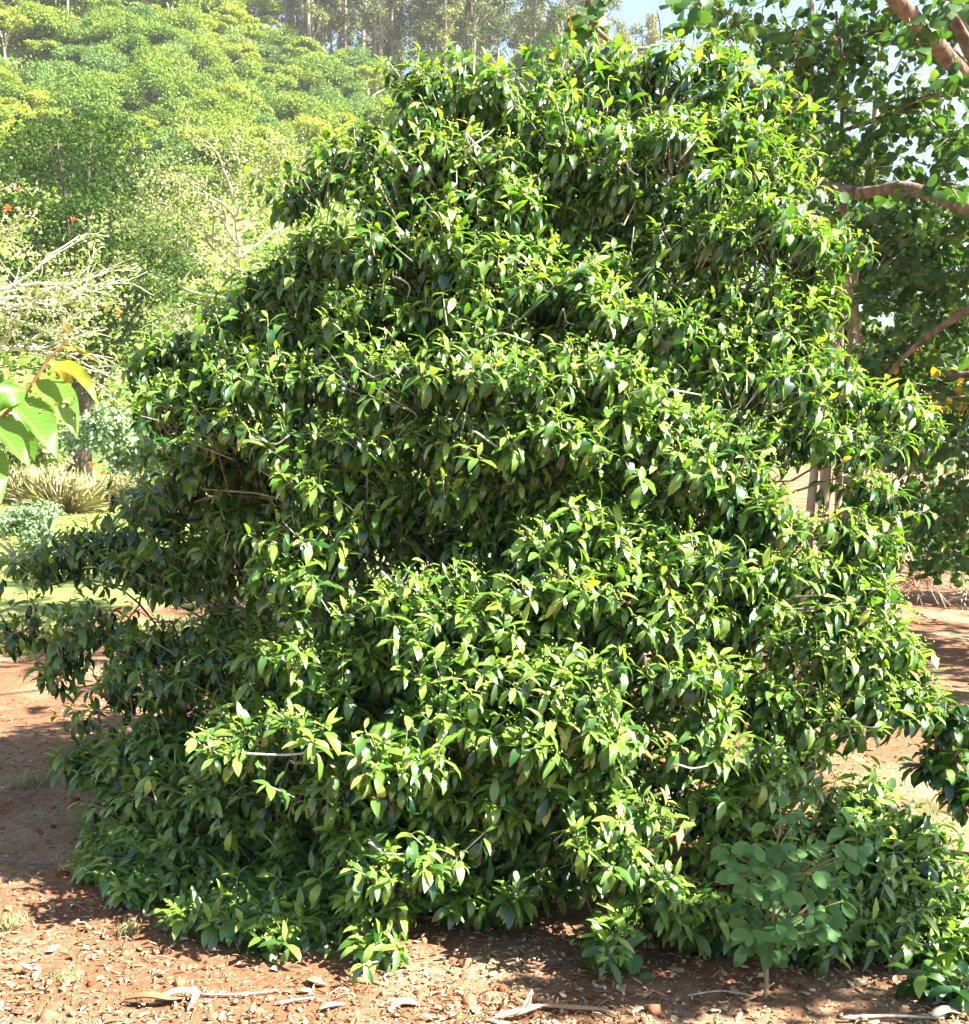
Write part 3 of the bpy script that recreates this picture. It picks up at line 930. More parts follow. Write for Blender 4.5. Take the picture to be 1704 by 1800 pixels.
TRUNK = np.array([0.08, 5.25, 0.0])
clumps = [
 # top
 (1040,140,105,55,5.2),(1060,110,40,30,5.2),(800,185,110,65,5.1),(925,190,95,55,4.95),(1180,170,105,55,5.1),(1320,185,85,60,5.15),(730,150,50,45,5.15),
 (620,265,70,55,5.1),(750,285,110,65,4.8),(890,295,90,55,4.7),(1040,255,110,65,4.8),(1200,270,100,65,4.85),(1340,275,75,65,4.95),(1130,345,80,50,4.85),
 (560,335,75,55,5.0),(680,375,95,55,4.75),(820,385,80,50,4.6),(910,350,50,40,4.6),(1290,370,105,55,4.75),(1375,330,45,55,5.0),
 (540,440,65,50,4.9),(650,470,90,50,4.7),(790,455,105,50,4.5),(885,440,60,40,4.5),(1240,430,100,50,4.7),(1390,430,95,50,4.8),(1460,430,45,40,4.9),(1050,420,70,45,4.9),
 (500,550,85,50,4.85),(640,560,95,50,4.6),(760,545,80,50,4.55),(880,530,95,50,4.4),(1000,515,85,50,4.5),(1080,550,85,45,4.4),(1170,600,55,50,4.4),(1320,530,100,55,4.7),(1430,540,65,50,4.8),(1220,520,70,45,4.75),
 (360,605,60,35,5.1),(245,635,50,35,5.0),(330,680,100,50,4.8),(480,655,115,55,4.6),(630,670,95,55,4.4),(760,680,115,60,4.25),(900,650,125,55,4.2),(1030,680,95,55,4.25),(1120,710,95,50,4.3),(1320,670,115,45,4.5),(1450,660,95,50,4.6),(1560,710,85,45,4.7),(1635,760,35,55,4.75),
 (290,735,60,55,4.9),(400,760,95,55,4.6),(520,765,95,55,4.4),(640,790,90,50,4.3),(760,770,80,45,4.25),(880,770,105,55,4.15),(1000,790,95,45,4.2),(1150,750,115,45,4.25),(1280,780,105,55,4.4),(1420,790,105,55,4.5),(1540,790,75,50,4.6),
 (530,835,55,40,4.2),(780,850,60,40,4.2),(640,915,55,40,4.3),(470,890,80,50,4.8),(360,900,95,55,4.9),(240,870,65,35,5.0),(850,910,70,40,4.4),(980,945,105,50,4.15),(1120,925,85,35,4.2),(1290,870,105,55,4.3),(1400,915,105,50,4.3),(1520,945,75,45,4.4),
 (560,990,105,45,4.2),(680,1045,95,45,4.1),(480,1060,60,55,4.2),(820,1020,105,55,4.1),(950,1005,115,55,4.0),(1100,1005,95,55,4.1),(1230,975,105,55,4.15),(1370,1010,115,55,4.2),(1500,1020,95,55,4.3),(1575,985,35,45,4.4),
 (60,990,75,40,5.0),(160,955,65,50,5.0),(240,1005,95,55,4.8),(340,1010,95,55,4.7),(430,980,70,50,4.6),
 (540,1150,75,45,4.1),(625,1160,60,45,4.1),(760,1105,105,45,4.0),(880,1105,95,45,3.95),(1010,1085,95,45,4.0),(1170,1105,105,55,4.05),(1320,1110,95,55,4.2),(1450,1120,105,55,4.2),(1560,1140,85,55,4.3),(1635,1160,55,35,4.4),
 (50,1100,60,45,4.9),(150,1125,85,55,4.7),(270,1135,95,55,4.6),(400,1145,85,55,4.5),
 (760,1195,95,55,3.9),(900,1185,105,45,3.85),(1010,1215,95,45,3.85),(1205,1200,95,55,3.95),(1265,1250,50,55,3.95),(1400,1225,95,55,4.2),(1540,1235,85,55,4.3),(1625,1235,50,40,4.3),
 (100,1205,50,55,4.7),(200,1235,85,55,4.5),(330,1225,95,55,4.4),(470,1235,85,55,4.3),(600,1235,85,55,4.2),
 (400,1295,75,35,3.9),(530,1315,85,32,3.85),(700,1310,85,50,4.0),(840,1285,105,55,3.8),(980,1285,105,55,3.8),(1110,1305,85,45,3.8),(1250,1325,75,45,3.9),(1330,1340,65,45,3.95),(1440,1310,60,45,4.15),
 (130,1325,50,45,4.5),(240,1345,95,55,4.3),(360,1390,80,50,4.1),
 (300,1420,95,55,4.1),(470,1420,95,55,4.1),(620,1410,95,55,4.0),(750,1410,60,40,3.95),(900,1375,85,45,3.85),(1040,1370,60,40,3.9),(1130,1455,70,45,3.75),(1250,1430,60,45,3.95),(1390,1395,95,50,4.0),(1500,1440,95,50,4.1),(1630,1480,80,50,4.05),
 (260,1495,105,45,3.95),(175,1480,50,45,4.2),(400,1520,105,55,3.9),(540,1490,80,50,3.95),(650,1520,75,35,3.7),(765,1520,50,32,3.7),(900,1450,50,40,3.9),(1080,1500,75,42,3.65),(1160,1525,75,45,3.7),(1300,1530,85,50,3.95),(1500,1560,95,50,3.95),(1640,1570,75,50,3.9),
 (330,1580,85,45,3.8),(450,1620,105,45,3.75),(300,1640,35,28,3.8),(600,1610,55,45,3.7),(660,1665,45,25,3.65),(880,1590,32,25,3.8),(1070,1615,55,42,3.6),(1170,1605,75,45,3.7),(1300,1645,70,45,3.8),(1460,1655,95,45,3.75),(1600,1650,95,45,3.72),(1180,1690,80,30,3.65),(1680,1640,50,40,3.75),
 (220,1545,70,40,4.05),(300,1555,80,40,3.95),(380,1600,80,40,3.85),(520,1600,70,45,3.85),(560,1550,70,45,3.9),(480,1665,70,30,3.72),(400,1660,70,30,3.74),(350,1640,60,30,3.8),(560,1655,60,30,3.75),(540,1430,80,50,4.1),
 (200,1420,70,45,4.3),(160,1540,40,30,4.1),(1220,1650,60,40,3.72),(1250,1590,60,40,3.8),(1370,1610,70,40,3.85),(1390,1670,70,35,3.75),(1530,1690,80,35,3.66),(1560,1610,80,40,3.8),(1640,1610,60,40,3.8),(1250,1700,70,25,3.66),(1340,1700,60,25,3.68),(1440,1710,70,25,3.64),(1600,1710,70,25,3.62),(1680,1560,50,40,3.9),(1560,1500,70,40,4.0),(1680,1700,50,30,3.64),
 (1270,230,80,50,5.0),(1330,330,80,50,4.9),(1400,260,45,50,5.1),(1270,130,60,35,5.15),
 (430,560,60,38,4.95),(400,610,55,35,4.95),(300,625,50,30,5.0),(450,500,40,40,4.95),(590,500,50,40,4.8),
 (760,1500,80,50,4.25),(850,1480,80,50,4.25),(950,1480,80,50,4.3),(820,1570,70,40,4.15),(930,1570,70,40,4.15),(1010,1540,60,40,4.05),(700,1580,60,40,4.05),(650,1330,60,40,3.64),(720,1360,60,40,3.66),(600,1385,60,40,3.66),(860,1400,70,40,3.95),
 (330,830,70,40,4.85),(420,845,70,45,4.7),(280,900,70,40,4.9),(430,930,80,50,4.65),(200,920,60,40,5.0),
 (1040,860,90,45,4.35),(940,875,80,40,4.4),(700,870,90,45,4.4),(590,900,80,50,4.5),(1180,860,80,50,4.4),(1130,480,90,50,4.9),(1000,430,80,50,4.9),(960,370,60,40,4.9),(1150,640,60,45,4.6),(1250,610,80,45,4.7),
 (1400,610,70,40,4.8),(1330,950,80,45,4.4),(1400,720,80,40,4.7),(300,1290,80,50,4.35),(700,1480,70,45,3.95),(820,1440,60,45,4.0),(1000,1420,60,40,4.0),(1400,1560,80,50,3.95),(1540,1380,70,40,4.2),(1400,1480,80,45,4.0),
]


def build_shrub():
    rr = np.random.default_rng(11)
    base = TRUNK.copy(); base[2] = 0.0
    r_ = root('glossy_shrub', base, 'huge rounded shrub of drooping glossy green leaves filling the view', 'shrub')
    shootP, shootA, shootB, shootC = [], [], [], []
    branches = []
    inner_pts = []

    def add_clump(c, rx, ry, rz, ns, young, filler=False):
        outv = np.array([c[0] - TRUNK[0], c[1] - TRUNK[1], 0.0]); hd = np.linalg.norm(outv)
        z_att = max(0.12, min(c[2] - rr.uniform(0.6, 1.0) * hd - 0.1, c[2] * 0.8))
        att = np.array([TRUNK[0] + rr.normal() * 0.04, TRUNK[1] + rr.normal() * 0.04, z_att])
        core = c - nrm(c - att) * rx * 0.5 - np.array([0, 0, ry * 0.6])
        if filler and branches:
            near = min(branches, key=lambda q: float(np.sum((q[1] - core) ** 2)))
            att = near[0] + (near[1] - near[0]) * 0.72
        branches.append((att, core, rx, filler))
        od = nrm(outv) if hd > 0.2 else np.array([0, 0, 1.0])
        sag = rr.uniform(0.0, 0.55); roll = rr.normal() * 0.28
        for k in range(ns):
            d = nrm(rr.normal(size=3))
            if d[2] < -0.1:
                d[2] = -d[2]
            q = rr.random() ** 0.45
            p = c + d * np.array([rx * 1.08, rz * 1.05, ry * 1.2]) * q
            if rr.random() < 0.07:
                p = p + nrm(d + od * 0.6 + [0, 0, 0.5]) * rr.uniform(0.03, 0.12)
            # boughs sag towards their outer end
            p[2] -= sag * max(0, (p - c) @ od) - roll * ((p - c) @ np.cross(od, [0, 0, 1.0]))
            if p[2] < 0.06:
                p[2] = 0.06 + 0.05 * rr.random()
            ax = nrm(nrm(p - core) * 0.8 + od * 0.35 + np.array([0, 0, 0.45]) + rr.normal(size=3) * 0.28)
            shootP.append(p); shootA.append(ax); shootB.append(core + (p - core) * rr.uniform(0.25, 0.6) + rr.normal(size=3) * 0.015); shootC.append(young)

    # the low boughs on the far side from the sun stand further back; boughs are irregular
    cl = []
    for (u, v, a, b, Y) in clumps:
        if u < 620 and v > 840 and (u, v) not in ((400, 1295), (530, 1315), (530, 835), (560, 990), (540, 1150), (480, 1060)):
            Y = min(Y + 0.42, 1.67 * F / (v + b * 0.3 - HORIZON) if v > 1400 else 9)
        cl.append((u + rr.normal() * 14, v + rr.normal() * 14, a, b, Y))
    for i in range(len(cl)):
        for j in range(i):
            p, q = cl[i], cl[j]
            dd = math.hypot(p[0] - q[0], p[1] - q[1])
            if 80 < dd < 185 and rr.random() < 0.16:
                f = rr.uniform(0.35, 0.65)
                cl.append((p[0] + (q[0] - p[0]) * f, p[1] + (q[1] - p[1]) * f, 62, 42, 0.5 * (p[4] + q[4]) + rr.uniform(-0.04, 0.2)))
    cl = [c for c in cl if at(c[0], c[1], c[4])[2] > 0.0]
    for (u, v, a, b, Y) in cl:
        c = at(u, v, Y)
        rx, ry = a * px(Y), b * px(Y)
        ns = int(8 + 0.0047 * a * b * 1.35)
        add_clump(c, rx, ry, rx * 0.85, ns, 1.0, (a, b) == (62, 42))
    # the side away from the camera, so that the shrub is whole
    for (u, v, a, b, Y) in clumps:
        if rr.random() < 0.30:
            continue
        c = at(u, v, Y)
        c = np.array([c[0] * 0.96 + rr.normal() * 0.12, 2 * TRUNK[1] - c[1] + rr.normal() * 0.12 + 0.1, c[2] * (0.98 if c[2] > 2.5 else 1) + rr.normal() * 0.06])
        c[2] = max(c[2], 0.12)
        add_clump(c, a * px(Y), b * px(Y), a * px(Y) * 0.9, int(5 + 0.0024 * a * b), 0.6, True)
    # inner, shaded shoots
    for (u, v, a, b, Y) in clumps:
        c = at(u, v, Y)
        for k in range(10):
            f = rr.uniform(0.10, 0.70)
            q = np.array([TRUNK[0], TRUNK[1], c[2]])
            p = c + (q - c) * f + rr.normal(size=3) * np.array([0.14, 0.14, 0.08])
            if p[2] < 0.3:
                continue
            shootP.append(p); shootA.append(nrm(nrm(c - q) + [0, 0, 0.5] + rr.normal(size=3) * 0.5)); shootB.append(p + nrm(q - p) * 0.05 + rr.normal(size=3) * 0.04 - [0, 0, 0.07]); shootC.append(0.0)
    zt = at(1040, 120, 5.2)[2]
    for k in range(1900):
        f = rr.random()
        z = 0.2 + (zt - 0.4) * f ** 1.15
        R0 = np.interp(f, [0, 0.35, 0.7, 1.0], [1.35, 1.25, 0.95, 0.5]) * math.sqrt(rr.random())
        a = rr.uniform(0, 6.28)
        p = np.array([TRUNK[0] + 0.1 * f + R0 * math.cos(a) * 1.1, TRUNK[1] + R0 * math.sin(a) * 0.75, z])
        shootP.append(p); shootA.append(nrm([math.cos(a), math.sin(a), 0.4] + rr.normal(size=3) * 0.4)); shootC.append(0.0)
        shootB.append(p - [0.07 * math.cos(a), 0.07 * math.sin(a), 0.06] + rr.normal(size=3) * 0.03)
    SP, SA, SB, SCo = map(np.array, (shootP, shootA, shootB, shootC))
    ns = len(SP)
    nl = rr.integers(6, 10, ns)
    idx = np.repeat(np.arange(ns), nl)
    k = np.concatenate([np.arange(m) for m in nl])
    n = len(idx)
    a = SA[idx]
    ref = np.where(np.abs(a[:, 2:3]) < 0.85, np.array([[0, 0, 1.0]]), np.array([[1.0, 0, 0]]))
    e1 = nrm(np.cross(a, ref)); e2 = np.cross(a, e1)
    phi0 = rr.uniform(0, 6.28, ns)[idx]
    phi = phi0 + k * 2.4 + rr.normal(size=n) * 0.25
    rad = np.cos(phi)[:, None] * e1 + np.sin(phi)[:, None] * e2
    alpha = np.radians(np.clip(34 + 11 * k + rr.normal(size=n) * 10, 10, 105))
    d = np.cos(alpha)[:, None] * a + np.sin(alpha)[:, None] * rad
    d[:, 2] -= 0.12 + 0.07 * k
    d = nrm(d)
    up = nrm(0.4 * a + np.array([0, 0, 0.8]) + 0.65 * np.array(SUN_DIR) + 0.24 * rr.normal(size=(n, 3)))
    R_ = frames(d, up)
    P = SP[idx] - a * (0.011 * k)[:, None]
    age = np.clip(k / 6.0, 0, 1)
    ln = (0.053 + 0.034 * np.minimum(1, (k + 1) / 3)) * rr.uniform(0.6, 1.25, n)
    wd = rr.uniform(0.58, 1.05, n)
    S3 = np.stack([ln, ln * wd, ln], -1)
    bi = np.clip((age * 2.4 + rr.normal(size=n) * 0.8 + 0.7).astype(int), 0, 3)
    tid = bi * 2 + rr.integers(0, 2, n)
    # young leaves at the shoot ends are paler; a few old ones yellow
    rnd = 0.62 - 0.42 * age + rr.normal(size=n) * 0.15
    rnd = np.clip(rnd, 0, 0.9)
    rnd = np.where(rr.random(n) < 0.008, 1.0, rnd)
    foliage(r_, base, SL, tid, P, R_, S3, rnd, M['shrub'])
    # twigs carrying the shoots
    dv = SP - SB; lnv = np.linalg.norm(dv, axis=1)
    Rt = frames(dv, np.tile([0, 0.1, 1.0], (ns, 1)))
    th = rr.uniform(0.0022, 0.0042, ns)
    V, Fl, Tt, own = instance([tube_tpl()], np.zeros(ns, int), SB, Rt, np.stack([lnv, th, th], -1))
    part('twigs', mesh_from('twigs', V - base, Fl, Tt, M['shrub_twig']), r_, 'stuff')
    # greenish flower buds at the shoot tips
    sel = np.nonzero((SCo > 0.9) & (rr.random(ns) < 0.5))[0]
    m = 5
    bi = np.repeat(sel, m); nb = len(bi)
    bp = SP[bi] + SA[bi] * rr.uniform(0.004, 0.03, nb)[:, None] + rr.normal(size=(nb, 3)) * 0.011
    oct_ = Tpl([(1, 0, -.6), (-.6, .9, -.6), (-.6, -.9, -.6), (0, 0, 1.1)], [(0, 1, 3), (1, 2, 3), (2, 0, 3), (0, 2, 1)])
    s = rr.uniform(0.0025, 0.0048, nb)
    V, Fl, Tt, own = instance([oct_], np.zeros(nb, int), bp, np.tile(np.eye(3), (nb, 1, 1)), np.stack([s, s, s], -1))
    part('flower_buds', mesh_from('flower_buds', V - base, Fl, Tt, M['bud'], {'rnd': rr.random(nb)[own]}), r_, 'stuff')
    # trunk: a few stems from the ground
    t = Tubes()
    top = at(1040, 150, 5.2)
    t.add(smooth_path([base + [0, 0, -0.1], base + [0.02, 0, 0.8], base + [0.10, 0.02, 1.7], base + [0.22, -0.02, 2.5], top - [0, 0, 0.1]], 5), np.linspace(0.075, 0.012, 21), 9, 0.06, rr)
    for (u, v, Y, ox) in ((700, 330, 4.95, -0.06), (1290, 300, 5.0, 0.08), (480, 640, 4.8, -0.09), (1450, 640, 4.75, 0.1), (820, 420, 4.7, 0.0)):
        e = at(u, v, Y)
        b0 = base + [ox, rr.normal() * 0.04, -0.1]
        t.add(smooth_path([b0, b0 + [ox * 1.2, 0, 0.7], (b0 + e) / 2 + [ox, 0, 0.15], e], 6), np.linspace(0.045, 0.010, 19), 7, 0.06, rr)
    part('trunk', t.mesh('trunk', M['shrub_bark'], base), r_)
    # pale bare twigs that show between the leaves
    for (Y, *pp) in ((4.62, (820, 252), (848, 240), (872, 224)), (4.6, (826, 234), (846, 264)), (4.38, (888, 472), (905, 455), (928, 458)), (4.28, (842, 602), (880, 590), (932, 595)),
                     (4.3, (742, 648), (700, 655), (652, 670)), (4.1, (832, 764), (865, 785), (892, 792)), (4.3, (452, 764), (482, 776), (512, 772)), (4.02, (662, 1010), (700, 1025), (716, 1042)),
                     (4.02, (698, 1026), (712, 1012), (726, 998)), (3.95, (1058, 1038), (1072, 1050), (1086, 1072)), (4.7, (1098, 280), (1110, 300), (1126, 306)), (3.8, (1186, 1344), (1215, 1348), (1242, 1344)),
                     (3.83, (428, 1318), (490, 1322), (560, 1318), (602, 1326)), (3.66, (658, 1480), (690, 1490), (722, 1507)), (3.9, (1134, 1154), (1148, 1166), (1152, 1180)), (4.4, (990, 540), (1004, 556), (1010, 580)),
                     (4.25, (1180, 690), (1200, 700), (1230, 698)), (4.1, (905, 985), (930, 995), (950, 990)), (4.55, (690, 480), (715, 500), (722, 520)), (4.7, (1100, 470), (1112, 440), (1118, 400))):
        pp = [(pp[0][0] + (880 - pp[0][0]) * 0.10, pp[0][1] + 34)] + list(pp)
        q = smooth_path([at(pp[0][0], pp[0][1], Y + 0.3)] + [at(u_ + rr.normal() * 5, v_ + rr.normal() * 6, Y + rr.normal() * 0.015) for (u_, v_) in pp[1:]], 4)
        t = Tubes(); t.add(q, np.linspace(0.0055, 0.0018, len(q)), 6, 0.2, rr)
        part('bare_twig', t.mesh('bare_twig', M['pale_twig'], base), r_)
    for (att, core, rx, filler) in branches:
        t = Tubes()
        h = core - att; L_ = np.linalg.norm(h)
        pts = bez(att, att + h * 0.3 + [0, 0, 0.14 * L_], att + h * 0.75 + [0, 0, 0.12 * L_], core, 9)
        pts[1:-1] += rr.normal(size=(7, 3)) * 0.03 * L_
        t.add(pts, np.linspace(0.006 if filler or core[2] < 0.7 else 0.012, 0.0035, 9), 5, 0.1, rr)
        part('branch', t.mesh('branch', M['shrub_twig'] if core[2] > 1.0 and rr.random() < 0.6 else M['shrub_bark'], base), r_)


build_shrub()


# second, smaller shrub of the same kind cut by the frame edge
def small_shrub(name, pts, label, base, seed, ns, mat, scale=1.0):
    rr = np.random.default_rng(seed)
    base = np.array(base, float)
    r_ = root(name, base, label, 'shrub')
    SP, SA, SB = [], [], []
    t = Tubes()
    for (u, v, a, b, Y) in pts:
        c = at(u, v, Y); rx, ry = a * px(Y), b * px(Y)
        t.add(bez(base, base + [0, 0, c[2] * 0.5], c - [0, 0, c[2] * 0.3], c, 7), np.linspace(0.014, 0.005, 7), 5)
        for k in range(ns):
            d = nrm(rr.normal(size=3)); d[2] = abs(d[2]) if d[2] < -0.3 else d[2]
            p = c + d * np.array([rx, rx * 0.9, ry]) * rr.random() ** 0.4
            p[2] = max(p[2], 0.05)
            SP.append(p); SB.append(c - [0, 0, ry * 0.5]); SA.append(nrm(nrm(p - c) + [0, 0, 0.5] + rr.normal(size=3) * 0.3))
    SP, SA, SB = map(np.array, (SP, SA, SB))
    n0 = len(SP); m = 7
    idx = np.repeat(np.arange(n0), m); k = np.tile(np.arange(m), n0); n = len(idx)
    a = SA[idx]
    ref = np.where(np.abs(a[:, 2:3]) < 0.85, np.array([[0, 0, 1.0]]), np.array([[1.0, 0, 0]]))
    e1 = nrm(np.cross(a, ref)); e2 = np.cross(a, e1)
    phi = rr.uniform(0, 6.28, n0)[idx] + k * 2.4
    rad = np.cos(phi)[:, None] * e1 + np.sin(phi)[:, None] * e2
    al = np.radians(30 + 10 * k + rr.normal(size=n) * 9)
    d = np.cos(al)[:, None] * a + np.sin(al)[:, None] * rad; d[:, 2] -= 0.2
    R_ = frames(nrm(d), nrm(0.5 * a + [0, 0, 1.0] + 0.2 * rr.normal(size=(n, 3))))
    ln = scale * rr.uniform(0.07, 0.105, n)
    foliage(r_, base, SL, rr.integers(0, 8, n), SP[idx] - a * (0.011 * k)[:, None], R_, np.stack([ln, ln, ln], -1),
            np.clip(0.4 - 0.05 * k + rr.normal(size=n) * 0.14, 0, 0.8), mat, single_n=60)
    part('stem', t.mesh('stem', M['shrub_bark'], base), r_)
    dv = SP - SB
    V, Fl, Tt, own = instance([tube_tpl()], np.zeros(n0, int), SB, frames(dv, np.tile([0, .1, 1.0], (n0, 1))), np.stack([np.linalg.norm(dv, axis=1), np.full(n0, .003), np.full(n0, .003)], -1))
    part('twigs', mesh_from('twigs', V - base, Fl, Tt, M['shrub_twig']), r_, 'stuff')


b = at(1760, 1500, 4.6); b[2] = 0
small_shrub('glossy_shrub', [(1665, 1270, 55, 50, 4.4), (1650, 1350, 60, 50, 4.4), (1710, 1310, 50, 60, 4.5), (1690, 1400, 50, 40, 4.4), (1760, 1350, 60, 80, 4.6), (1780, 1250, 60, 70, 4.7)],
            'small dark glossy-leaved shrub cut off by the frame edge beside the huge shrub', b, 21, 16, M['shrub'])
b = at(1690, 1770, 3.42); b[2] = 0
small_shrub('leafy_seedling', [(1640, 1715, 45, 22, 3.45), (1690, 1735, 45, 25, 3.4)], 'low glossy seedling on the litter in the bottom corner of the frame', b, 22, 5, M['shrub'], 1.05)
b = at(445, 1712, 3.74); b[2] = 0
small_shrub('leafy_seedling', [(430, 1695, 28, 12, 3.74), (470, 1697, 22, 10, 3.74)], 'tiny bright green seedling in front of the huge shrub, at the shadow edge', b, 23, 3, M['shrub'], 0.75)

# ================================================================== ROUND-LEAVED TREE, right
HL = []
for b_ in (0.3, 0.8, 1.3):
    HL.append(leaf_tpl([0, .10, .45, .80, 1], [0, .40, .53, .32, 0], b_, 0.12))
    HL.append(leaf_tpl([0, .12, .46, .80, 1], [0, .42, .50, .28, 0], b_, -0.08))


def build_round_tree():
    rr = np.random.default_rng(51)
    base = at(1470, 1105, 10.2); base[2] = 0.0
    r_ = root('round_leaved_tree', base, 'shady many-stemmed tree with round leaves and brown limbs beside the shrub', 'tree')
    blobs = []

    def B(u, v, Y, a, b, dz=0.9):
        blobs.append((at(u, v, Y), (a * px(Y), dz, b * px(Y))))
    for (u, v, Y, a, b) in (
        (1280, 30, 8.5, 110, 70), (1400, 80, 9, 120, 90), (1530, 60, 9, 130, 90), (1660, 40, 8, 110, 80), (1450, 190, 9, 90, 80), (1560, 200, 8.5, 120, 80), (1680, 230, 8.5, 90, 70),
        (1500, 300, 9, 120, 70), (1620, 330, 9, 110, 60), (1700, 380, 8.5, 70, 60), (1470, 400, 9.5, 110, 70), (1590, 430, 9, 120, 70), (1690, 480, 8.5, 90, 70),
        (1540, 520, 9.5, 120, 60), (1650, 560, 9, 110, 70), (1600, 640, 9.5, 120, 60), (1690, 680, 9, 90, 80), (1540, 620, 10, 90, 70), (1640, 770, 9.5, 110, 80), (1700, 870, 9.5, 80, 80), (1600, 880, 10.5, 80, 60),
        (1660, 960, 10, 80, 70), (1590, 760, 11, 110, 90), (1440, 280, 11, 110, 90), (1380, 180, 11, 100, 80), (1500, 450, 11.5, 150, 120), (1650, 420, 11.5, 140, 140), (1650, 650, 12, 150, 130), (1450, 620, 12, 120, 120),
        (1700, 1040, 10.5, 60, 50), (1620, 1010, 11.5, 70, 60), (1580, 940, 11.5, 60, 50), (1650, 900, 11.5, 80, 60), (1560, 1010, 12, 70, 50), (1690, 980, 12, 70, 60), (1620, 1070, 12, 80, 40)):
        B(u, v, Y, a, b)
    # crown going on above and beyond the frame
    for k in range(26):
        Y = rr.uniform(6.6, 11.5)
        u = rr.uniform(1780, 2500); v = rr.uniform(-500, 950)
        B(u, v, Y, 140, 100, 0.8)
    for k in range(18):
        Y = rr.uniform(7.0, 11.5); u = rr.uniform(1300, 1800); v = rr.uniform(-750, -60)
        B(u, v, Y, 130, 90, 0.8)
    n_each = 640
    C = np.array([b[0] for b in blobs]); Rd = np.array([b[1] for b in blobs])
    vol = Rd[:, 0] * Rd[:, 2]
    P, R_, rnd = [], [], []
    cnt = (n_each * vol / vol[:36].mean()).astype(int)
    cnt[36:] = (cnt[36:] * 0.5).astype(int)
    cnt[:8] = (cnt[:8] * 0.6).astype(int)
    tw = []

    def twig_leaves(c, rd, m, per=6):
        nt_ = max(1, m // per)
        d = nrm(rr.normal(size=(nt_, 3)))
        q0 = rr.uniform(0.0, 0.55, (nt_, 1)); q1 = q0 + rr.uniform(0.3, 0.55, (nt_, 1))
        e = nrm(d + rr.normal(size=(nt_, 3)) * 0.45)
        A_ = c + d * rd * q0; B_ = A_ + e * rd * (q1 - q0) * 1.1 - [0, 0, 0.03]
        tw.extend(zip(A_, B_))
        f = np.repeat(np.linspace(0.25, 1.0, per)[None], nt_, 0)[..., None]
        pp = A_[:, None] + (B_ - A_)[:, None] * f + rr.normal(size=(nt_, per, 3)) * 0.022
        P.append(pp.reshape(-1, 3))
    for c, rd, m in zip(C, Rd, cnt):
        twig_leaves(c, rd, m)
    for k in range(16):
        twig_leaves(np.array([rr.uniform(5.2, 8.5), rr.uniform(6.4, 11.5), rr.uniform(2.0, 4.6)]), np.array([0.9, 0.9, 0.55]), 300)
    # dark sprigs overhanging at the top of the picture, and the bough over the sapling
    for (u, v, Y, a, b, m) in ((1045, 15, 5.9, 60, 28, 34), (1000, 30, 5.9, 22, 26, 10), (1180, 5, 6.2, 30, 20, 12), (1215, 35, 6.6, 50, 45, 30), (1250, 90, 7.2, 50, 40, 30), (1215, 120, 7, 25, 20, 8), (1600, 60, 6.1, 50, 50, 40), (1680, 150, 6.3, 50, 60, 50), (1650, 20, 6.0, 50, 40, 30), (1450, 330, 7.6, 60, 30, 26), (1560, 350, 7.3, 60, 28, 26), (1670, 330, 7.0, 50, 40, 30)):
        twig_leaves(at(u, v, Y), np.array([a * px(Y), 0.3, b * px(Y)]), m, 4)
    for (c, rd, m) in (((3.0, 2.8, 2.7), (0.5, 0.4, 0.2), 250), ((3.6, 3.05, 2.85), (0.6, 0.45, 0.25), 520), ((3.2, 3.3, 2.75), (0.45, 0.25, 0.2), 200), ((3.95, 2.75, 3.0), (0.45, 0.4, 0.25), 160)):
        twig_leaves(np.array(c), np.array(rd), m)
    P = np.concatenate(P)
    # keep clear of the shrub's own space and of the ground
    keep = P[:, 2] > 0.35
    u_, v_, w_ = project(P)
    keep &= ~((u_ > 1425) & (u_ < 1520) & (v_ > 470) & (v_ < 700) & (w_ < 10.2) & (rr.random(len(P)) < 0.85))
    P = P[keep]; n = len(P)
    dirn = nrm(rr.normal(size=(n, 3)) * [1, 1, 0.5] + [0, 0, -0.75])
    up = nrm(np.array([0.35, -0.35, 0.8]) + 0.7 * rr.normal(size=(n, 3)))
    R_ = frames(dirn, up)
    s = rr.uniform(0.042, 0.098, n); S3 = np.stack([s, s * rr.uniform(0.75, 1.05, n), s], -1)
    rnd = np.clip(rr.normal(0.5, 0.24, n), 0, 0.95)
    yel = rr.random(n) < 0.004
    u_, v_, _ = project(P)
    yel |= (u_ > 1560) & (u_ < 1704) & (v_ > 610) & (v_ < 730) & (rr.random(n) < 0.10)
    rnd = np.where(yel, 1.0, rnd)
    foliage(r_, base, HL, rr.integers(0, 6, n), P, R_, S3, rnd, M['hau'], maxdepth=13)
    # stems
    stems = [
        [(1450, 1110, 10.2), (1448, 900, 10.2), (1462, 700, 10.1), (1470, 500, 10), (1440, 300, 9.8), (1425, 100, 9.5), (1430, -80, 9.5)],
        [(1480, 1110, 10.3), (1490, 880, 10.2), (1495, 700, 10.2), (1500, 520, 10), (1520, 350, 9.6), (1545, 150, 9.4)],
        [(1415, 1100, 10.4), (1425, 900, 10.3), (1440, 720, 10.2), (1420, 560, 10.2), (1400, 350, 10), (1400, 150, 10)],
        [(1500, 1110, 10.0), (1510, 850, 10.0), (1512, 600, 9.9), (1480, 450, 9.8), (1460, 380, 9.6)],
        [(1465, 1110, 10.5), (1478, 760, 10.6), (1482, 520, 10.6), (1530, 400, 10.6), (1600, 300, 10.4)],
    ]
    for i, sp in enumerate(stems):
        pts = smooth_path([at(*q) for q in sp], 5)
        pts[0][2] = min(pts[0][2], -0.05)
        t = Tubes(); t.add(pts, np.linspace(0.052 - 0.004 * i, 0.022, len(pts)), 9, 0.08, rr)
        part('stem', t.mesh('stem', M['hau_twig'], base), r_)
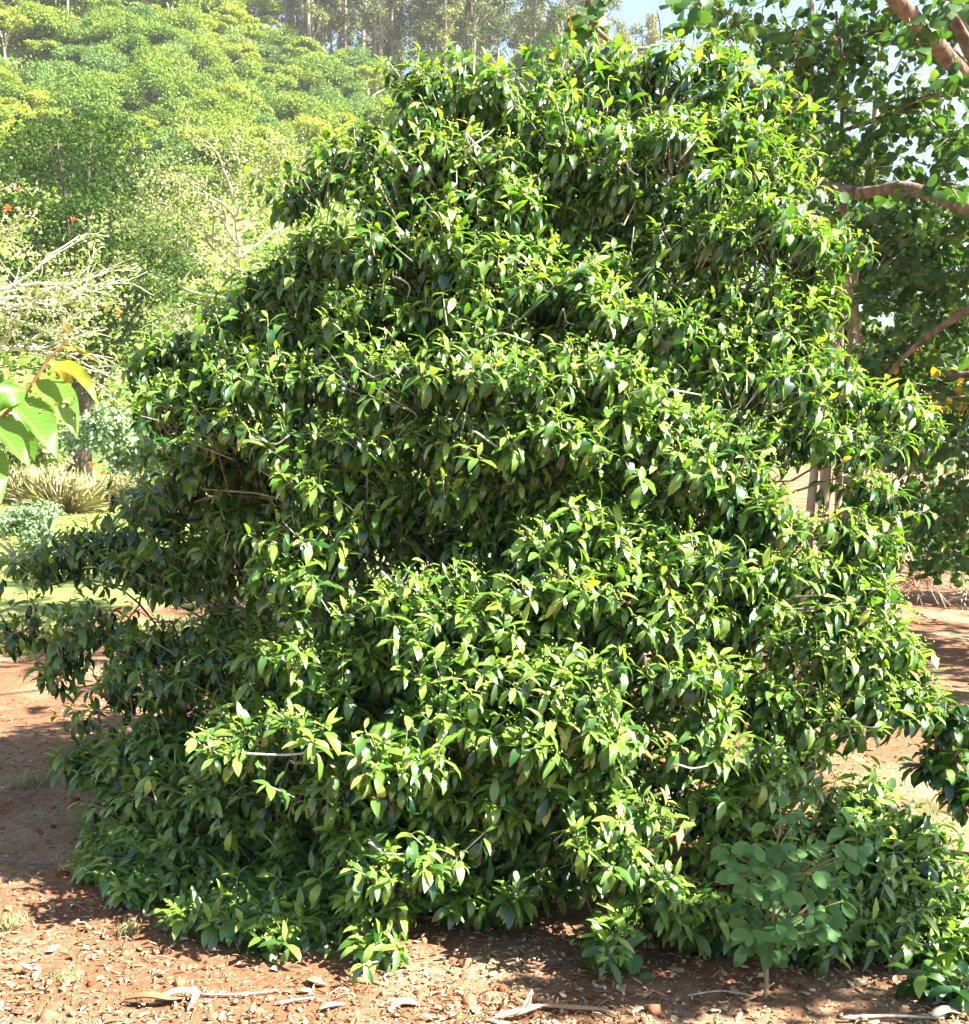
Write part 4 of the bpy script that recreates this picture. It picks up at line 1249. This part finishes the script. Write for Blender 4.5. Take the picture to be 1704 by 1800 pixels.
    limbs = [
        ([(1380, 325, 8.6), (1450, 328, 8.4), (1520, 338, 8.2), (1580, 330, 8.0), (1650, 345, 7.8), (1760, 385, 7.5), (1950, 420, 7.3)], 0.032, 0.055),
        ([(1530, -60, 6.6), (1590, 15, 6.7), (1640, 70, 6.8), (1700, 135, 6.9), (1800, 230, 7.0), (1950, 420, 7.3)], 0.045, 0.06),
        ([(1640, -60, 6.9), (1680, 30, 7.0), (1720, 110, 7.0), (1800, 230, 7.0)], 0.04, 0.05),
        ([(1555, 668, 8.2), (1600, 618, 8.1), (1650, 578, 8.0), (1704, 545, 7.9), (1820, 480, 7.6), (1950, 420, 7.3)], 0.012, 0.04),
        ([(1480, 230, 9), (1540, 210, 8.8), (1620, 175, 8.2), (1704, 165, 7.6), (1800, 230, 7.0)], 0.014, 0.03),
        ([(1660, 655, 8.6), (1704, 658, 8.5), (1780, 640, 8.3), (1950, 420, 7.3)], 0.02, 0.04),
        ([(1180, 62, 6.2), (1160, 78, 6.1), (1130, 84, 6.0), (1090, 80, 5.95), (1060, 62, 5.9), (1040, 30, 5.9), (1050, -30, 5.9), (1150, -160, 6.2), (1500, -200, 6.5), (1800, 230, 7.0)], 0.004, 0.022),
        ([(1162, 68, 6.15), (1160, 40, 6.15), (1155, 20, 6.2)], 0.003, 0.003),
        ([(1165, 64, 6.15), (1195, 75, 6.6), (1240, 100, 7.2), (1330, 150, 8.4), (1420, 250, 9.5)], 0.004, 0.02),
        ([(1480, 300, 9.0), (1478, 360, 8.9), (1500, 420, 8.9)], 0.014, 0.01),
        ([(1480, 332, 8.5), (1490, 390, 8.5), (1500, 430, 8.6)], 0.014, 0.010),
        ([(1480, 230, 9), (1482, 120, 8.8), (1470, 20, 8.8)], 0.016, 0.01),
        ([(1960, 1300, 7.3), (1960, 900, 7.3), (1950, 420, 7.3)], 0.15, 0.12),
    ]
    for (sp, r0, r1) in limbs:
        pts = smooth_path([at(*q) for q in sp], 5)
        if sp[0][1] == 1300:
            pts[0][2] = -0.1
        t = Tubes(); t.add(pts, np.linspace(r0, r1, len(pts)), 9, 0.06, rr)
        part('limb', t.mesh('limb', M['hau_bark'], base), r_)
    # bough reaching towards the sapling
    t = Tubes(); p0 = at(1950, 420, 7.3)
    t.add(smooth_path([p0, (4.7, 5.2, 3.3), (4.4, 4.0, 3.1), (3.7, 3.15, 2.9), (2.75, 2.8, 2.7)], 5), np.linspace(0.05, 0.01, 21), 6)
    part('limb', t.mesh('limb', M['hau_bark'], base), r_)
    # twigs inside the crown
    A = np.array([a for a, b in tw]); Bv = np.array([b for a, b in tw])
    dv = Bv - A; m = len(dv); th = rr.uniform(0.003, 0.008, m)
    V, Fl, Tt, own = instance([tube_tpl()], np.zeros(m, int), A, frames(dv, np.tile([0, .1, 1.0], (m, 1))), np.stack([np.linalg.norm(dv, axis=1), th, th], -1))
    part('twigs', mesh_from('twigs', V - base, Fl, Tt, M['hau_twig']), r_, 'stuff')


build_round_tree()


# ================================================================== SAPLING
def build_sapling():
    rr = np.random.default_rng(61)
    Y0 = 3.46
    base = at(1340, 1788, Y0); base[2] = ground_h(base[0], base[1])
    r_ = root('sapling', base, 'young sapling with matte rounded blue-green leaves standing before the shrub', 'sapling')
    tpl = [leaf_tpl([0, .12, .36, .64, .88, 1], [0, .18, .29, .30, .17, 0], 0.5, 0.25), leaf_tpl([0, .12, .38, .66, .88, 1], [0, .16, .27, .28, .16, 0], 1.0, 0.2),
           leaf_tpl([0, .12, .36, .64, .88, 1], [0, .2, .33, .32, .18, 0], 0.2, 0.1)]
    t = Tubes()
    st = smooth_path([base - [0, 0, 0.03], at(1347, 1740, Y0), at(1350, 1680, Y0 + .01), at(1361, 1600, Y0), at(1360, 1520, Y0 - .01), at(1372, 1450, Y0), at(1370, 1392, Y0)], 5)
    t.add(st, np.linspace(0.0085, 0.0013, len(st)) , 8, 0.08, rr)
    t.add(smooth_path([at(1345, 1745, Y0), at(1352, 1735, Y0), at(1362, 1728, Y0)], 3), np.linspace(0.003, 0.0015, 7), 5)
    part('stem', t.mesh('stem', M['sap_stem'], base), r_)
    ms = [q.mesh('leaf', M['sapling']) for q in tpl]
    leaves = [(1290, 1490), (1322, 1485), (1345, 1500), (1300, 1540), (1318, 1555), (1335, 1565), (1366, 1545), (1378, 1552), (1385, 1500), (1415, 1490), (1430, 1525), (1400, 1520), (1350, 1530),
              (1465, 1500), (1490, 1510), (1440, 1555), (1465, 1560), (1410, 1575), (1390, 1600), (1350, 1600), (1325, 1600), (1370, 1620), (1425, 1605), (1455, 1590), (1350, 1575),
              (1320, 1625), (1355, 1640), (1375, 1650), (1400, 1635), (1425, 1640), (1330, 1660), (1362, 1680), (1412, 1640), (1405, 1440), (1375, 1435), (1350, 1450), (1395, 1425), (1372, 1400), (1480, 1585), (1440, 1630), (1340, 1620), (1300, 1600)]
    leaves = leaves + [(u + rr.normal() * 16, v + rr.normal() * 14) for (u, v) in leaves[:33]]
    for (u, v) in leaves:
        Y = Y0 + rr.uniform(-0.13, 0.16)
        p = at(u, v, Y)
        # petiole from the stem
        j = int(np.argmin(np.abs(st[:, 2] - (p[2] - 0.05 - 0.35 * abs(p[0] - st[len(st) // 2][0])))))
        t = Tubes(); q = st[max(4, j)]
        t.add(bez(q, q + (p - q) * 0.4 + [0, 0, 0.015], q + (p - q) * 0.8 + [0, 0, 0.015], p, 6), np.linspace(0.0022, 0.0012, 6), 5)
        part('petiole', t.mesh('petiole', M['sap_stem'], base), r_)
        out = nrm((p - st[max(4, j)]) * [1, 1, 0.3] + [0, -0.05, 0])
        side = np.cross([0, 0, 1.0], out)
        small = 0.72 if v < 1460 else 1.0
        for k in range(3):
            a = (k - 1) * rr.uniform(0.9, 1.35)
            d = out * math.cos(a) + side * math.sin(a) + np.array([0, 0, rr.uniform(-0.55, 0.0)])
            R_ = frames(d[None], nrm(np.array([[0.15, -0.65, 0.9]]) + rr.normal(size=(1, 3)) * 0.6))[0]
            s = small * rr.uniform(0.042, 0.070)
            o = part('leaf', ms[int(rr.integers(3))], r_)
            m4 = np.eye(4); m4[:3, :3] = R_ * s; m4[:3, 3] = p + nrm(d) * 0.004 - base
            o.matrix_local = Matrix(m4.tolist())
            o['rnd'] = float(rr.random())


build_sapling()

# heart-leaved seedling in the shade
sr = np.random.default_rng(66)
Y = 3.62
base = at(1118, 1735, Y); base[2] = 0
r_ = root('heart_leaved_seedling', base, 'small dull seedling with broad heart-shaped leaves in the shrub shade', 'seedling')
hm = [q.mesh('leaf', M['sapling']) for q in HL[:3]]
for (u, v) in ((1096, 1692), (1120, 1688), (1098, 1716), (1128, 1712), (1112, 1676)):
    p = at(u, v, Y + sr.uniform(-.06, .06))
    t = Tubes(); t.add(bez(base, base + [0, 0, .05], p - [0, 0, .03], p, 5), np.linspace(.003, .0015, 5), 5)
    part('stem', t.mesh('stem', M['sap_stem'], base), r_)
    R_ = frames(np.array([[sr.normal() * .5, -0.5, -0.7]]), np.array([[0, -0.7, 0.7]]))[0]
    o = part('leaf', hm[int(sr.integers(3))], r_); m4 = np.eye(4); m4[:3, :3] = R_ * sr.uniform(.055, .07); m4[:3, 3] = p - base
    o.matrix_local = Matrix(m4.tolist()); o['rnd'] = float(sr.random() * 0.4)


# ================================================================== NEAR BRANCH, left
def build_near_branch():
    Y0 = 1.72
    base = at(-40, 775, Y0)
    r_ = root('near_branch', base, 'near branch with large drooping green and yellow leaves at the frame edge', 'branch')
    t = Tubes()
    st = smooth_path([at(-160, 900, Y0 + .05), at(-70, 800, Y0 + .02), at(-5, 742, Y0), at(50, 683, Y0), at(85, 632, Y0), at(108, 608, Y0), at(120, 594, Y0)], 5)
    t.add(st, np.linspace(0.0042, 0.0013, len(st)), 8)
    part('stem', t.mesh('stem', M['near_stem'], base), r_)

    def big_leaf(bu, bv, tu, tv, wr, wl, bow, col, dz=(0.0, 0.0), holes=(), tilt=0.35, ltilt=0.9, label=None):
        """midrib from (bu,bv) to (tu,tv); wr / wl = width in px of the halves right and left of it"""
        p0, p1 = at(bu, bv, Y0 + dz[0]), at(tu, tv, Y0 + dz[1])
        ax = p1 - p0; ln = np.linalg.norm(ax); ax = ax / ln
        view = nrm((p0 + p1) / 2 - np.array([0, 0, CAMZ]))
        right = nrm(np.cross(ax, view)); right = right if right[0] > 0 or right[2] > 0.5 else -right
        away = view
        nu, nv = 8, 26
        V, UV, Fc = [], [], []
        for j in range(nv + 1):
            s = j / nv
            prof = (math.sin(math.pi * s ** 0.80) ** 0.85) * (1 - 0.35 * s) if 0 < s < 1 else 0.0
            prof = max(prof, 0.015)
            mid = p0 + ax * ln * s + right * bow * px(Y0) * 4 * s * (1 - s) - away * 0.012 * math.sin(math.pi * s)
            for i in range(-nu, nu + 1):
                q = i / nu
                if q >= 0:
                    w = wr * px(Y0) * prof * q
                    off = right * w * math.cos(tilt) + away * w * math.sin(tilt) + away * 0.006 * q * q * math.sin(s * 9)
                else:
                    w = wl * px(Y0) * prof * -q
                    off = -right * w * math.cos(ltilt) + away * -w * math.sin(ltilt) * 0.6 - away * 0.004 * q * q * math.sin(s * 11)
                V.append(mid + off); UV.append((q, s))
        rowl = 2 * nu + 1
        for j in range(nv):
            for i in range(rowl - 1):
                qc = (i + 0.5 - nu) / nu; sc_ = (j + 0.5) / nv
                if any(((qc - h[0]) / h[2]) ** 2 + ((sc_ - h[1]) / h[3]) ** 2 < 1 for h in holes):
                    continue
                a = j * rowl + i
                Fc.append((a, a + rowl, a + rowl + 1, a + 1))
        flat = np.concatenate([np.array(f) for f in Fc])
        me = mesh_from('leaf', np.array(V) - base, flat, np.full(len(Fc), 4), M['near'], uv=np.array(UV))
        o = part('leaf', me, r_, label=label); o['rnd'] = col

    big_leaf(109, 609, 171, 637, 4, 9, 6, 0.97, (0, .02), label='brownish young leaf at the branch tip')
    big_leaf(87, 633, 172, 716, 22, 12, 14, 0.74, (0, -.03), label='yellow narrow leaf')
    big_leaf(86, 636, 118, 690, 26, 10, 6, 0.9, (0.03, .08), label='olive shaded leaf behind the yellow one')
    big_leaf(55, 672, 136, 772, 56, 12, 4, 0.42, (0, -.02), holes=((0.55, 0.52, 0.3, 0.055), (0.62, 0.74, 0.14, 0.04), (0.1, 0.45, 0.12, 0.02)), label='light green leaf with chewed holes')
    big_leaf(58, 680, 104, 735, 30, 10, 4, 0.8, (0.03, .1))
    big_leaf(17, 703, 101, 808, 54, 14, 2, 0.34, (-.01, -.05), holes=((0.5, 0.2, 0.12, 0.03), (0.6, 0.36, 0.1, 0.02)))
    big_leaf(2, 728, 60, 812, 52, 12, 4, 0.15, (0.02, .07), holes=((0.8, 0.55, 0.12, 0.03),))
    big_leaf(-22, 738, 52, 824, 48, 16, 2, 0.36, (-.01, -.06))
    big_leaf(-52, 780, 2, 886, 50, 18, 2, 0.34, (-.02, -.08))
    big_leaf(-90, 820, -50, 920, 50, 18, 2, 0.3, (-.02, -.08))
    big_leaf(48, 686, -6, 728, 26, 26, -14, 0.3, (0, -.03), tilt=0.1, ltilt=0.1, label='pale shining leaf on the upper side of the stem')


build_near_branch()

# ================================================================== GROUND LITTER
lr = np.random.default_rng(71)
n = 36000
ly = 3.2 + 6.5 * lr.random(n) ** 1.7
lx = (lr.uniform(-120, 1824, n) - W / 2) / F * ly
dens = 0.5 + 0.5 * np.sin(lx * 2.3 + 1.3 * ly) * np.sin(ly * 3.1 - lx)
patch = np.sin(lx * 1.1 - 0.4) * np.sin(ly * 1.7 + lx * 0.8) + 0.5 * np.sin(lx * 4.1 + ly * 2.2)
keep = (lr.random(n) < np.clip(0.28 + 0.5 * dens + 0.35 * patch, 0.05, 1))
lx, ly = lx[keep], ly[keep]; n = len(lx)
P = np.stack([lx, ly, ground_h(lx, ly) + lr.uniform(0.002, 0.014, n)], -1)
yaw = lr.uniform(0, 6.28, n)
d = np.stack([np.cos(yaw), np.sin(yaw) * 0.8, lr.normal(size=n) * 0.12], -1)
R_ = frames(nrm(d), nrm(np.array([0, 0, 1.0]) + 0.28 * lr.normal(size=(n, 3))))
ln = lr.gamma(1.4, 0.0068, n) + 0.004
straw_ = lr.random(n) < 0.5
ln = np.minimum(np.where(straw_, ln * 1.7, ln), 0.055)
chip = Tpl([(-.5, -.5, -.5), (.5, -.2, -.5), (.4, .5, -.5), (-.5, .25, -.5), (-.4, -.3, .5), (.5, -.15, .5), (.3, .4, .5), (-.5, .2, .5)],
           [(3, 2, 1, 0), (4, 5, 6, 7), (0, 1, 5, 4), (1, 2, 6, 5), (2, 3, 7, 6), (3, 0, 4, 7)])
LT = [chip, leaf_tpl([0, .2, .5, .8, 1], [0, .35, .5, .3, 0], 1.3, 0.5), leaf_tpl([0, .2, .5, .8, 1], [0, .45, .4, .2, 0], -1.1, 0.4), leaf_tpl([0, .2, .5, .8, 1], [0, .5, .5, .4, 0], 0.5, 0.2)]
tid = np.where(straw_, 3, lr.choice(3, n, p=[.34, .36, .30]))
wd = np.where(straw_, lr.uniform(0.0012, 0.0035, n), ln * lr.uniform(0.35, 0.8, n))
S3 = np.stack([ln, wd, np.where(tid == 0, lr.uniform(0.001, 0.005, n), ln)], -1)
V, Fl, Tt, own = instance(LT, tid, P, R_, S3)
rn = np.clip(lr.normal(0.46, 0.26, n), 0, 1)
stuff('leaf_litter', mesh_from('leaf_litter', V, Fl, Tt, M['litter'], {'rnd': rn[own]}, smooth=False), 'straw-coloured mulch and dead leaf litter on the red earth', 'litter')

# small clods of earth
n = 2500
ly = 3.2 + 5 * lr.random(n) ** 1.6; lx = (lr.uniform(-120, 1824, n) - W / 2) / F * ly
P = np.stack([lx, ly, ground_h(lx, ly)], -1); s = lr.gamma(2, 0.004, n) + 0.003
R_ = frames(nrm(lr.normal(size=(n, 3))), nrm(lr.normal(size=(n, 3))))
oct_ = Tpl([(1, 0, 0), (-1, 0, 0), (0, .8, 0), (0, -.9, 0), (0, 0, .8), (0, 0, -.7)],
           [(0, 2, 4), (2, 1, 4), (1, 3, 4), (3, 0, 4), (2, 0, 5), (1, 2, 5), (3, 1, 5), (0, 3, 5)])
V, Fl, Tt, own = instance([oct_], np.zeros(n, int), P, R_, np.stack([s, s, s], -1))
M['clod'] = plain_mat('clod', [(0, (0.12, 0.045, 0.022)), (1, (0.32, 0.15, 0.08))], 0.95, 0.1)
stuff('earth_clods', mesh_from('earth_clods', V, Fl, Tt, M['clod'], {'rnd': lr.random(n)[own]}, smooth=False), 'small crumbs of red earth scattered over the ground', 'earth')


def strip(name, pts, w, label, col, cat, curl=0.3, thick=0.003):
    """a curled piece of bark or dead leaf lying on the ground: closed, with thickness"""
    pts = smooth_path([np.array(p, float) for p in pts], 5); n = len(pts)
    T = nrm(np.gradient(pts, axis=0)); A = nrm(np.cross(T, [0, 0, 1.0])); Bn = np.cross(A, T)
    V, Fc = [], []
    m = 5
    for i in range(n):
        s = i / (n - 1); ww = w * (math.sin(math.pi * min(1, 0.12 + 0.88 * s) ** 0.8) ** 0.7 if 0 < s < 1 else 0.12)
        for k in range(m):
            q = (k / (m - 1) - 0.5) * 2
            V.append(pts[i] + A[i] * ww * q * 0.5 + Bn[i] * (curl * ww * q * q))
        for k in reversed(range(m)):
            q = (k / (m - 1) - 0.5) * 2
            V.append(pts[i] + A[i] * ww * q * 0.5 + Bn[i] * (curl * ww * q * q - thick))
    for i in range(n - 1):
        for k in range(2 * m):
            a = i * 2 * m + k; b = i * 2 * m + (k + 1) % (2 * m)
            Fc.append((a, b, b + 2 * m, a + 2 * m))
    Fc.append(tuple(range(2 * m))); Fc.append(tuple((n - 1) * 2 * m + k for k in reversed(range(2 * m))))
    org = pts[0].copy()
    me = mesh_from(name, np.array(V) - org, np.concatenate([np.array(f) for f in Fc]), np.array([len(f) for f in Fc]), M['litter'])
    o = single(name, me, org, label, cat); o['rnd'] = col
    return o


def g(u, v, lift=0.01):
    """point on the ground seen at (u, v)"""
    b = (H / 2 - v) / F; c, s = math.cos(PITCH), math.sin(PITCH)
    d = np.array([(u - W / 2) / F, c + b * s, -s + b * c])
    t = (CAMZ - lift) / -d[2]
    return np.array([0, 0, CAMZ]) + d * t


strip('bark_strip', [g(218, 1757, .012), g(260, 1752, .03), g(300, 1757, .02), g(330, 1752, .012)], 0.03, 'dark curled bark strip lying on the sunlit litter', 0.12, 'bark')
strip('dry_leaf', [g(285, 1757, .015), g(310, 1745, .03), g(345, 1748, .02), g(330, 1775, .008)], 0.03, 'pale curled dead leaf beside the dark bark strip', 0.8, 'leaf')
strip('dead_leaf', [g(868, 1790, .012), g(905, 1782, .03), g(925, 1770, .05), g(936, 1738, .09)], 0.028, 'upright curled pale dead leaf on the litter, tip pointing up', 0.92, 'leaf')
strip('dead_leaf', [g(905, 1785, .02), g(940, 1772, .03), g(955, 1766, .02)], 0.02, 'short pale dead leaf lying against the upright curled one', 0.85, 'leaf')
strip('bark_strip', [g(950, 1768, .01), g(1000, 1772, .014), g(1060, 1776, .01), g(1090, 1786, .008)], 0.02, 'long reddish bark strip beside the upright dead leaf', 0.35, 'bark')
strip('fallen_leaf', [g(690, 1772, .006), g(705, 1764, .012), g(722, 1764, .01), g(738, 1767, .006)], 0.032, 'yellowish oval fallen leaf flat on the litter', 0.72, 'leaf')
strip('dry_leaf', [g(1640, 1790, .01), g(1665, 1778, .02), g(1690, 1782, .012)], 0.035, 'pale dry leaf on the litter in the shaded corner', 0.9, 'leaf')
strip('dry_leaf', [g(540, 1722, .008), g(560, 1728, .016), g(575, 1731, .008)], 0.03, 'reddish dry leaf at the shadow edge before the shrub', 0.4, 'leaf')
strip('dry_leaf', [g(560, 1776, .008), g(580, 1768, .02), g(606, 1764, .012)], 0.022, 'pale narrow dry leaf between the stick and the bark strip', 0.95, 'leaf')
for (nm, pts, r0, lab) in (
    ('stick', [g(350, 1748, .01), g(420, 1748, .012), g(490, 1741, .012)], 0.0045, 'straight pale stick lying on the litter near the bark strip'),
    ('curved_twig', [g(680, 1725, .012), g(676, 1716, .02), g(690, 1710, .02), g(715, 1706, .012)], 0.004, 'hooked pale twig on the litter before the shrub'),
    ('stick', [g(490, 1764, .01), g(520, 1758, .014), g(550, 1754, .02)], 0.006, 'short thick stick with pale bark on the litter'),
    ('twig', [g(213, 1668, .0), g(219, 1655, .04), g(222, 1646, .07)], 0.0035, 'thin forked twig standing in the sunlit litter by the shadow edge'),
    ('twig', [g(1210, 1750, .01), g(1270, 1742, .03), g(1330, 1752, .05)], 0.003, 'thin dead twig leaning to the sapling stem'),
    ('stick', [g(5, 1512, .01), g(50, 1519, .02), g(95, 1520, .012)], 0.004, 'grey-brown stick lying in the shade left of the shrub'),
    ('stick', [g(1480, 1790, .01), g(1560, 1786, .014), g(1660, 1790, .01)], 0.006, 'pale stick on the litter in front of the sapling'),
):
    p = smooth_path(pts, 5); t = Tubes(); t.add(p, np.linspace(r0, r0 * 0.6, len(p)), 6, 0.12, lr)
    if 'forked' in lab:
        t.add(smooth_path([g(219, 1655, .04), g(226, 1650, .05), g(230, 1652, .055)], 3), np.linspace(.003, .0015, 7), 5)
    single(nm, t.mesh(nm, M['shrub_bark' if 'grey' in lab else 'shrub_twig'], p[0]), p[0], lab, 'stick')


# ------------------------------------------------------------------ the air: pale haze that thins out the far hill
hz, nt, out = newmat('haze')
pv = N(nt, 'ShaderNodeVolumePrincipled')
pv.inputs['Color'].default_value = (1.0, 1.0, 0.98, 1)
pv.inputs['Density'].default_value = 0.0004
pv.inputs['Anisotropy'].default_value = 0.25
nt.links.new(pv.outputs[0], out.inputs['Volume'])
x0, x1, y0, y1, z0, z1 = -170, 130, -70, 270, -3, 115
V = [(x, y, z) for z in (z0, z1) for y in (y0, y1) for x in (x0, x1)]
Fc = [(0, 2, 3, 1), (4, 5, 7, 6), (0, 1, 5, 4), (2, 6, 7, 3), (0, 4, 6, 2), (1, 3, 7, 5)]
stuff('haze', mesh_from('haze', V, np.array(Fc).ravel(), np.full(6, 4), hz, smooth=False), 'thin pale haze in front of the far hillside', 'haze')
